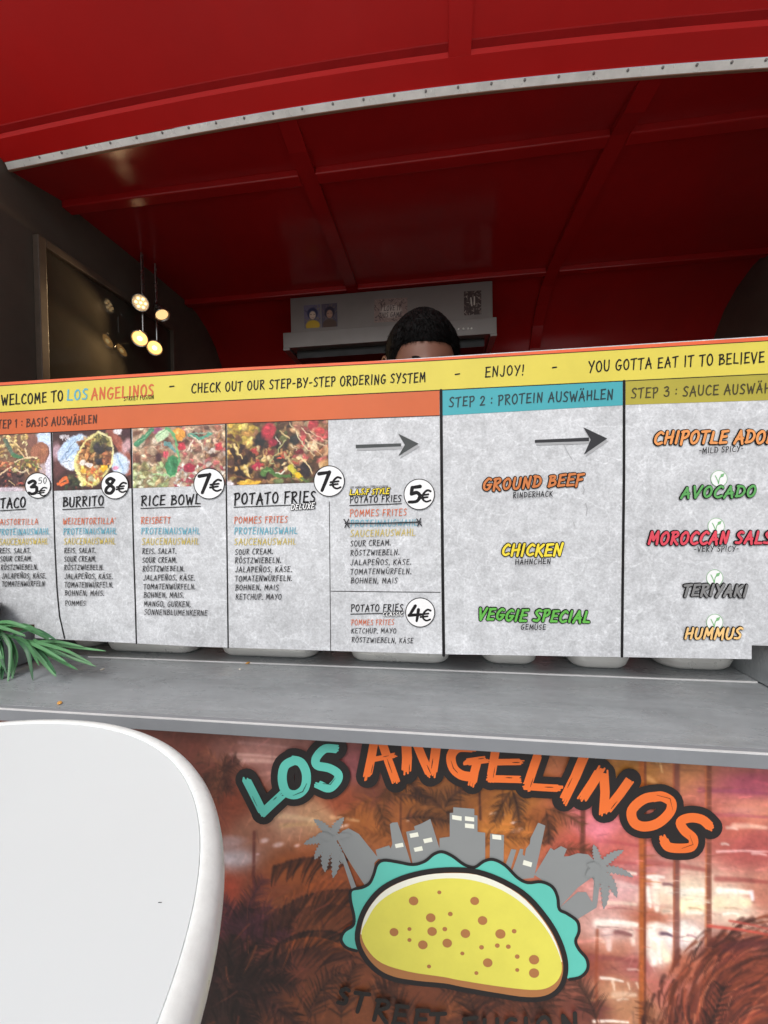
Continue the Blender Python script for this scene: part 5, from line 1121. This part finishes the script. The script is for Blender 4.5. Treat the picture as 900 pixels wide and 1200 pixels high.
for s_ in (-1, 1): k = len(sh_nodes); sh_nodes += [(q_(s_*.17,.005,1.39),(.068,.068)), (q_(s_*.219,.026,1.18),(.06,.06))]; sh_e += [(3,k),(k,k+1)]
skinned('shirt', sh_nodes, sh_e, SHIRT, pr)
tn = [(q_(0,.01,.92),(.16,.118))]; te = []
for s_ in (-1, 1): k = len(tn); tn += [(q_(s_*.09,.01,.80),(.098,.098)), (q_(s_*.095,.0,.48),(.07,.072)), (q_(s_*.1,.02,.09),(.056,.058))]; te += [(0,k),(k,k+1),(k+1,k+2)]
skinned('trousers', tn, te, TROU, pr)
# head
hr, hh_, hd_ = .080, .126, .100
hc = Vector((px_-.005, HY, TOP-.014-hh_)); TURN = RAD(12)
def head_pt(th, ph, grow=0.):
    """th from crown down, ph 0 = face (-y)"""
    x, y, z = math.sin(th)*math.sin(ph), -math.sin(th)*math.cos(ph), math.cos(th)
    X, Y, Z = x*hr, y*hd_, z*hh_
    if z > 0: X *= 1+.11*math.sin(math.pi*min(1, z)**1.3); Y *= 1+.05*math.sin(math.pi*min(1, z))
    if z < 0: X *= 1-.30*z*z*1.2; Y *= 1-.16*z*z
    f_ = max(0, math.cos(ph))*math.sin(th)                      # frontness
    # brow, sockets, nose, mouth, chin
    def gs(px__, pz__, sx__, sz__): return math.exp(-((X-px__)/sx__)**2-((Z-pz__)/sz__)**2)
    if y < 0:
        Y -= .005*gs(0,.022,.05,.010)*1; Y += .011*(gs(-.031,.004,.016,.012)+gs(.031,.004,.016,.012))
        Y -= .026*gs(0,-.028,.011,.016)+.012*gs(0,-.008,.009,.022); Y -= .006*gs(0,-.064,.026,.007)-.004*gs(0,-.058,.022,.003); Y -= .010*gs(0,-.098,.026,.016)
    v_ = Vector((X, Y, Z))
    return v_*(1+grow)
TILT = RAD(11)
def rot(v_): return hc+Matrix.Rotation(TURN, 3, 'Z') @ (Matrix.Rotation(TILT, 3, 'X') @ v_)
NT, NP = 40, 56
hv = [rot(head_pt(math.pi*(i+.02)/(NT+.04), 2*math.pi*j/NP)) for i in range(NT+1) for j in range(NP)]
hf = [(i*NP+j, (i+1)*NP+j, (i+1)*NP+(j+1) % NP, i*NP+(j+1) % NP) for i in range(NT) for j in range(NP)]
HEAD = link('head', hv, hf, SKIN, pr, smooth=True)
for s_ in (-1, 1):
    c = rot(Vector((s_*.031, -.079, .004))); MB().lathe(c, [(0,-.0115),(.006,-.0100),(.0105,-.005),(.0118,0),(.0105,.005),(.006,.0100),(0,.0115)], 16).build('eye', mat('eye_white', (.7,.68,.65), .25), HEAD, smooth=True)
    MB().lathe(rot(Vector((s_*.031, -.0905, .004))), [(.0052,-.001),(.005,.0006),(0,.0012)], 14, rot(Vector((0,-1,0)))-hc).build('iris', mat('iris_brown', (.03,.015,.008), .2), HEAD)
    mb = MB(); P = [rot(Vector((s_*(.014+.036*t), -.0985+.030*t*t, .0235+.006*math.sin(t*2.6)))) for t in [i/7 for i in range(8)]]; mb.tube(P, [.0022+.0022*math.sin(3.14*(i+1)/9) for i in range(8)], 6); mb.build('eyebrow', HAIRM, HEAD)
    # ear: a cupped disc with a rolled rim
    mb = MB(); base_ = Vector((s_*.084, .004, .012)); pts = []
    for i in range(17): a = 2*math.pi*i/16; pts.append(rot(base_+Vector((s_*(.010+.006*math.cos(a)), .018*math.cos(a)*.95, .032*math.sin(a)-.004*math.cos(a)))))
    mb.tube(pts, .0045, 8, False); k = len(mb.v); cen = rot(base_+Vector((s_*.002, 0, 0))); mb.v.append(cen); mb.v += pts
    for i in range(16): mb.f.append((k, k+1+i, k+2+i))
    mb.build('ear', SKIN, HEAD, smooth=True)
mb = MB(); mb.tube([rot(Vector((-.022,-.094,-.058))), rot(Vector((0,-.1045,-.0595))), rot(Vector((.022,-.094,-.058)))], [.0015,.0035,.0015], 8); mb.build('mouth', mat('lips', lin((150,80,72)), .45), HEAD, smooth=True)
# hair: a cap grown off the skull, low at the sides and back, cut straight over the forehead
hv = []; hf = []; NT2 = 26; rh = random.Random(9)
def hairline(ph):
    a = abs((ph+math.pi) % (2*math.pi)-math.pi)
    return np.interp(a, [0, .55, .85, 1.05, 1.25, 1.7, 2.2, 3.2], [1.03, 1.03, 1.06, 1.28, 1.66, 1.50, 2.0, 2.15])
NP2 = 96
for i in range(NT2+1):
    for j in range(NP2):
        ph = 2*math.pi*j/NP2; th = hairline(ph)*(i+.02)/NT2; e = 1-(i/NT2)**6
        g_ = (.15+.05*math.cos(th*1.1)+rh.uniform(-.016,.016))*e+.004
        hv.append(rot(head_pt(th, ph, g_)+Vector((0,0,.006*e))))
for i in range(NT2):
    for j in range(NP2): hf.append((i*NP2+j, (i+1)*NP2+j, (i+1)*NP2+(j+1) % NP2, i*NP2+(j+1) % NP2))
for i in range(5200):
    ph = rh.uniform(0, 2*math.pi); th = hairline(ph)*math.sqrt(rh.random())*.995; k = th/hairline(ph)
    e = 1-k**6; g_ = (.145+.05*math.cos(th*1.1))*e+.004; p0 = head_pt(th, ph, g_)+Vector((0,0,.006*e)); p1 = head_pt(th+.06, ph+rh.uniform(-.12,.12), g_)
    nrm = Vector((p0.x/hr**2, p0.y/hd_**2, p0.z/hh_**2)).normalized(); tip = p0+(p1-p0).normalized()*rh.uniform(.006,.013)+nrm*rh.uniform(.002,.0065); sd_ = nrm.cross(p1-p0).normalized()*.0009
    b_ = len(hv); hv += [rot(p0+sd_), rot(p0-sd_), rot(tip)]; hf.append((b_, b_+1, b_+2))
link('hair', hv, hf, HAIRM, HEAD, smooth=False)

# ---------------------------------------------------------------- palm in a pot on the left rail
PT = thing('palm_plant', (-.965, .70, E-.2615), 'green palm plant in a dark pot drooping over the left end of the counter', 'plant')
MB().lathe((-.965,.70,E-.2615), [(0,0),(.040,0),(.045,.006),(.054,.055),(.056,.062),(.050,.062),(.044,.05),(0,.048)], 28).build('pot', DARK, PT, smooth=False)
GRN = [mat('palm_green', (.055,.17,.065), .42, var=.25, scale=14), mat('palm_green_light', (.09,.25,.10), .42, var=.2, scale=14), mat('palm_green_dark', (.026,.10,.040), .45, var=.25, scale=14)]
def leaflet(P, wd, m, dep):
    wd *= .44
    P = [on_y(x, y, d_) for (x, y), d_ in zip(P, dep)]
    q = [[p.x, p.y, p.z] for p in P]; path = []
    for i in range(len(q)-1):
        for k in range(5):
            t = k/5; p0, p1, p2, p3 = q[max(i-1,0)], q[i], q[i+1], q[min(i+2,len(q)-1)]
            path.append(Vector([.5*(2*p1[a]+(p2[a]-p0[a])*t+(2*p0[a]-5*p1[a]+4*p2[a]-p3[a])*t*t+(3*p1[a]-p0[a]-3*p2[a]+p3[a])*t**3) for a in range(3)]))
    path.append(Vector(q[-1])); n = len(path); v = []; f = []
    for i, p in enumerate(path):
        t = (path[min(i+1,n-1)]-path[max(i-1,0)]).normalized(); s_ = t.cross(Vector((0,-.75,.65))).normalized(); nn = s_.cross(t)
        k = i/(n-1); ww = wd*(math.sin(math.pi*min(1, .10+.90*k))**.65)*.5+.0004
        v += [p-s_*ww+nn*ww*.45, p, p+s_*ww+nn*ww*.45]
    for i in range(n-1): f += [(3*i,3*i+1,3*i+4,3*i+3),(3*i+1,3*i+2,3*i+5,3*i+4)]
    return link('leaflet', v, f, m, FR, smooth=True)
r1 = [on_y(x, y, d_) for x, y, d_ in ((-62,735,.705),(-40,728,.71),(-10,738,.715),(20,748,.715),(48,753,.715))]
FR = MB().tube(r1, [.0035,.0032,.0028,.0022,.0012], 8).build('frond', GRN[1], PT)
LF = [([(2,742),(14,762),(15,806)],.017),([(20,748),(33,764),(39,798)],.017),([(28,750),(48,772),(66,793)],.015),([(36,752),(60,768),(91,785)],.014),([(44,753),(74,761),(108,778)],.012),([(46,753),(84,758),(124,763)],.010),
      ([(0,740),(28,733),(58,748)],.016),([(14,745),(40,738),(66,750)],.014),([(-8,740),(3,770),(0,815)],.016),([(10,745),(20,770),(12,803)],.014),([(-4,740),(-6,775),(-14,812)],.016),([(32,751),(56,756),(88,766)],.012),
      ([(-20,735),(10,729),(44,741)],.014),([(-14,738),(-4,752),(8,790)],.015),([(24,749),(50,760),(78,776)],.012),([(6,744),(30,752),(46,780)],.013),([(-30,732),(-2,734),(30,746)],.014),([(40,752),(66,752),(98,758)],.010)]
rl_ = random.Random(4); LF += [([(x+rl_.uniform(-7,7), y+rl_.uniform(-5,5)) for x, y in P], wd*.9) for P, wd in LF[:18:2]]
for i, (P, wd) in enumerate(LF): leaflet(P, wd, GRN[(i*2) % 3 if i % 4 else 1], (.712, .70-.008*(i % 3), .69-.012*(i % 4)))
for s_ in range(5):
    a = 2.2+s_*.7; c = Vector((-.965,.70,E-.22)); MB().tube([c, c+Vector((.03*math.cos(a),.03*math.sin(a),.10)), c+Vector((.10*math.cos(a),.07*math.sin(a),.17))], [.003,.0026,.0014], 7).build('stem', GRN[2], PT)

# ---------------------------------------------------------------- round white bar table in front
TC = Vector((-.4865, .1297, 0)); ZT = E-.2835
TB = thing('bar_table', (TC.x, TC.y, 0), 'round white plastic bar table with rolled rim in front of the trailer', 'table')
MB().lathe((TC.x,TC.y,ZT), [(0,0),(.15,0),(.30,0),(.3345,0),(.3360,0),(.3364,-.0004),(.3364,-.027),(.30,-.030),(0,-.030)], 128).build('table_top', WHITEP, TB, smooth=False)
MB().lathe((TC.x,TC.y,ZT), [(.3366,-.018),(.3366,-.0004),(.3371,.0003),(.3386,.0011),(.3420,.0012),(.3470,-.0004),(.3512,-.0038),(.3540,-.0090),(.3548,-.0150),(.3540,-.022),(.3515,-.029),(.3460,-.0335),(.3390,-.034),(.3370,-.028)], 160).build('table_rim', mat('white_rim_plastic', (.80,.84,.825), .38, var=.06, scale=60, rvar=.12, bump=.10, bscale=170), TB, smooth=True)
for x_, y_, a_, L_ in ((187.5,1057.5,.2,.0013),(228,1135,-.7,.004),(90,905,.5,.0016)):
    p = on_z(x_, y_, ZT+.0002 if x_ != 228 else ZT-.012)
    if x_ == 228: continue
    MB().prism([(p.x-L_, p.y-.0004, ZT+.0003), (p.x+L_, p.y-.0002+L_*a_, ZT+.0003), (p.x+L_*.9, p.y+.0001+L_*a_, ZT+.0003), (p.x-L_*.8, p.y+.0001, ZT+.0003)], (0,0,-.0002)).build('scratch', DARK if x_ > 100 else MATS['white_rim_plastic'], TB)
MB().lathe((TC.x,TC.y,.03), [(.028,0),(.028,ZT-.0305)], 24).build('pole', STEEL, TB, smooth=True)
for k in range(4):
    a = RAD(45+90*k); MB().tube([(TC.x+.02*math.cos(a),TC.y+.02*math.sin(a),.05),(TC.x+.28*math.cos(a),TC.y+.28*math.sin(a),.03),(TC.x+.30*math.cos(a),TC.y+.30*math.sin(a),.012)], [.016,.014,.012], 10).build('base_foot', STEEL, TB, smooth=True)
# crumbs on the counter
def crumb(px, py, s_, m_, lab):
    p = on_z(px, py, CZ); rc = random.Random(px); bm = bmesh.new(); bmesh.ops.create_icosphere(bm, subdivisions=2, radius=1)
    for v_ in bm.verts: v_.co = Vector((v_.co.x*s_*1.7, v_.co.y*s_, v_.co.z*s_*.5))*(1+rc.uniform(-.18,.18))
    bmesh.ops.rotate(bm, verts=bm.verts, cent=(0,0,0), matrix=Matrix.Rotation(rc.uniform(0,3),3,'Z')); bmesh.ops.translate(bm, verts=bm.verts, vec=(p.x,p.y,p.z+s_*.48))
    me = bpy.data.meshes.new('crumb'); bm.to_mesh(me); bm.free(); me.materials.append(m_); o = bpy.data.objects.new('crumb', me); C.objects.link(o)
    tag(o, lab, 'food crumb')
CR = mat('fried_onion', lin((206,150,70)), .7, var=.3, scale=300)
crumb(70,824.5,.0034,CR,'golden fried onion crumb on the counter near its front edge, behind the white table')
crumb(290.5,777.5,.0030,CR,'golden crumb lying on the pale seam of the counter')
crumb(281,784.5,.0016,mat('pale_crumb', lin((214,206,190)), .7),'tiny pale crumb on the counter just in front of the seam')
crumb(120,785,.0026,mat('pale_crumb', lin((214,206,190)), .7),'flat whitish fleck on the counter near the palm leaf tips')
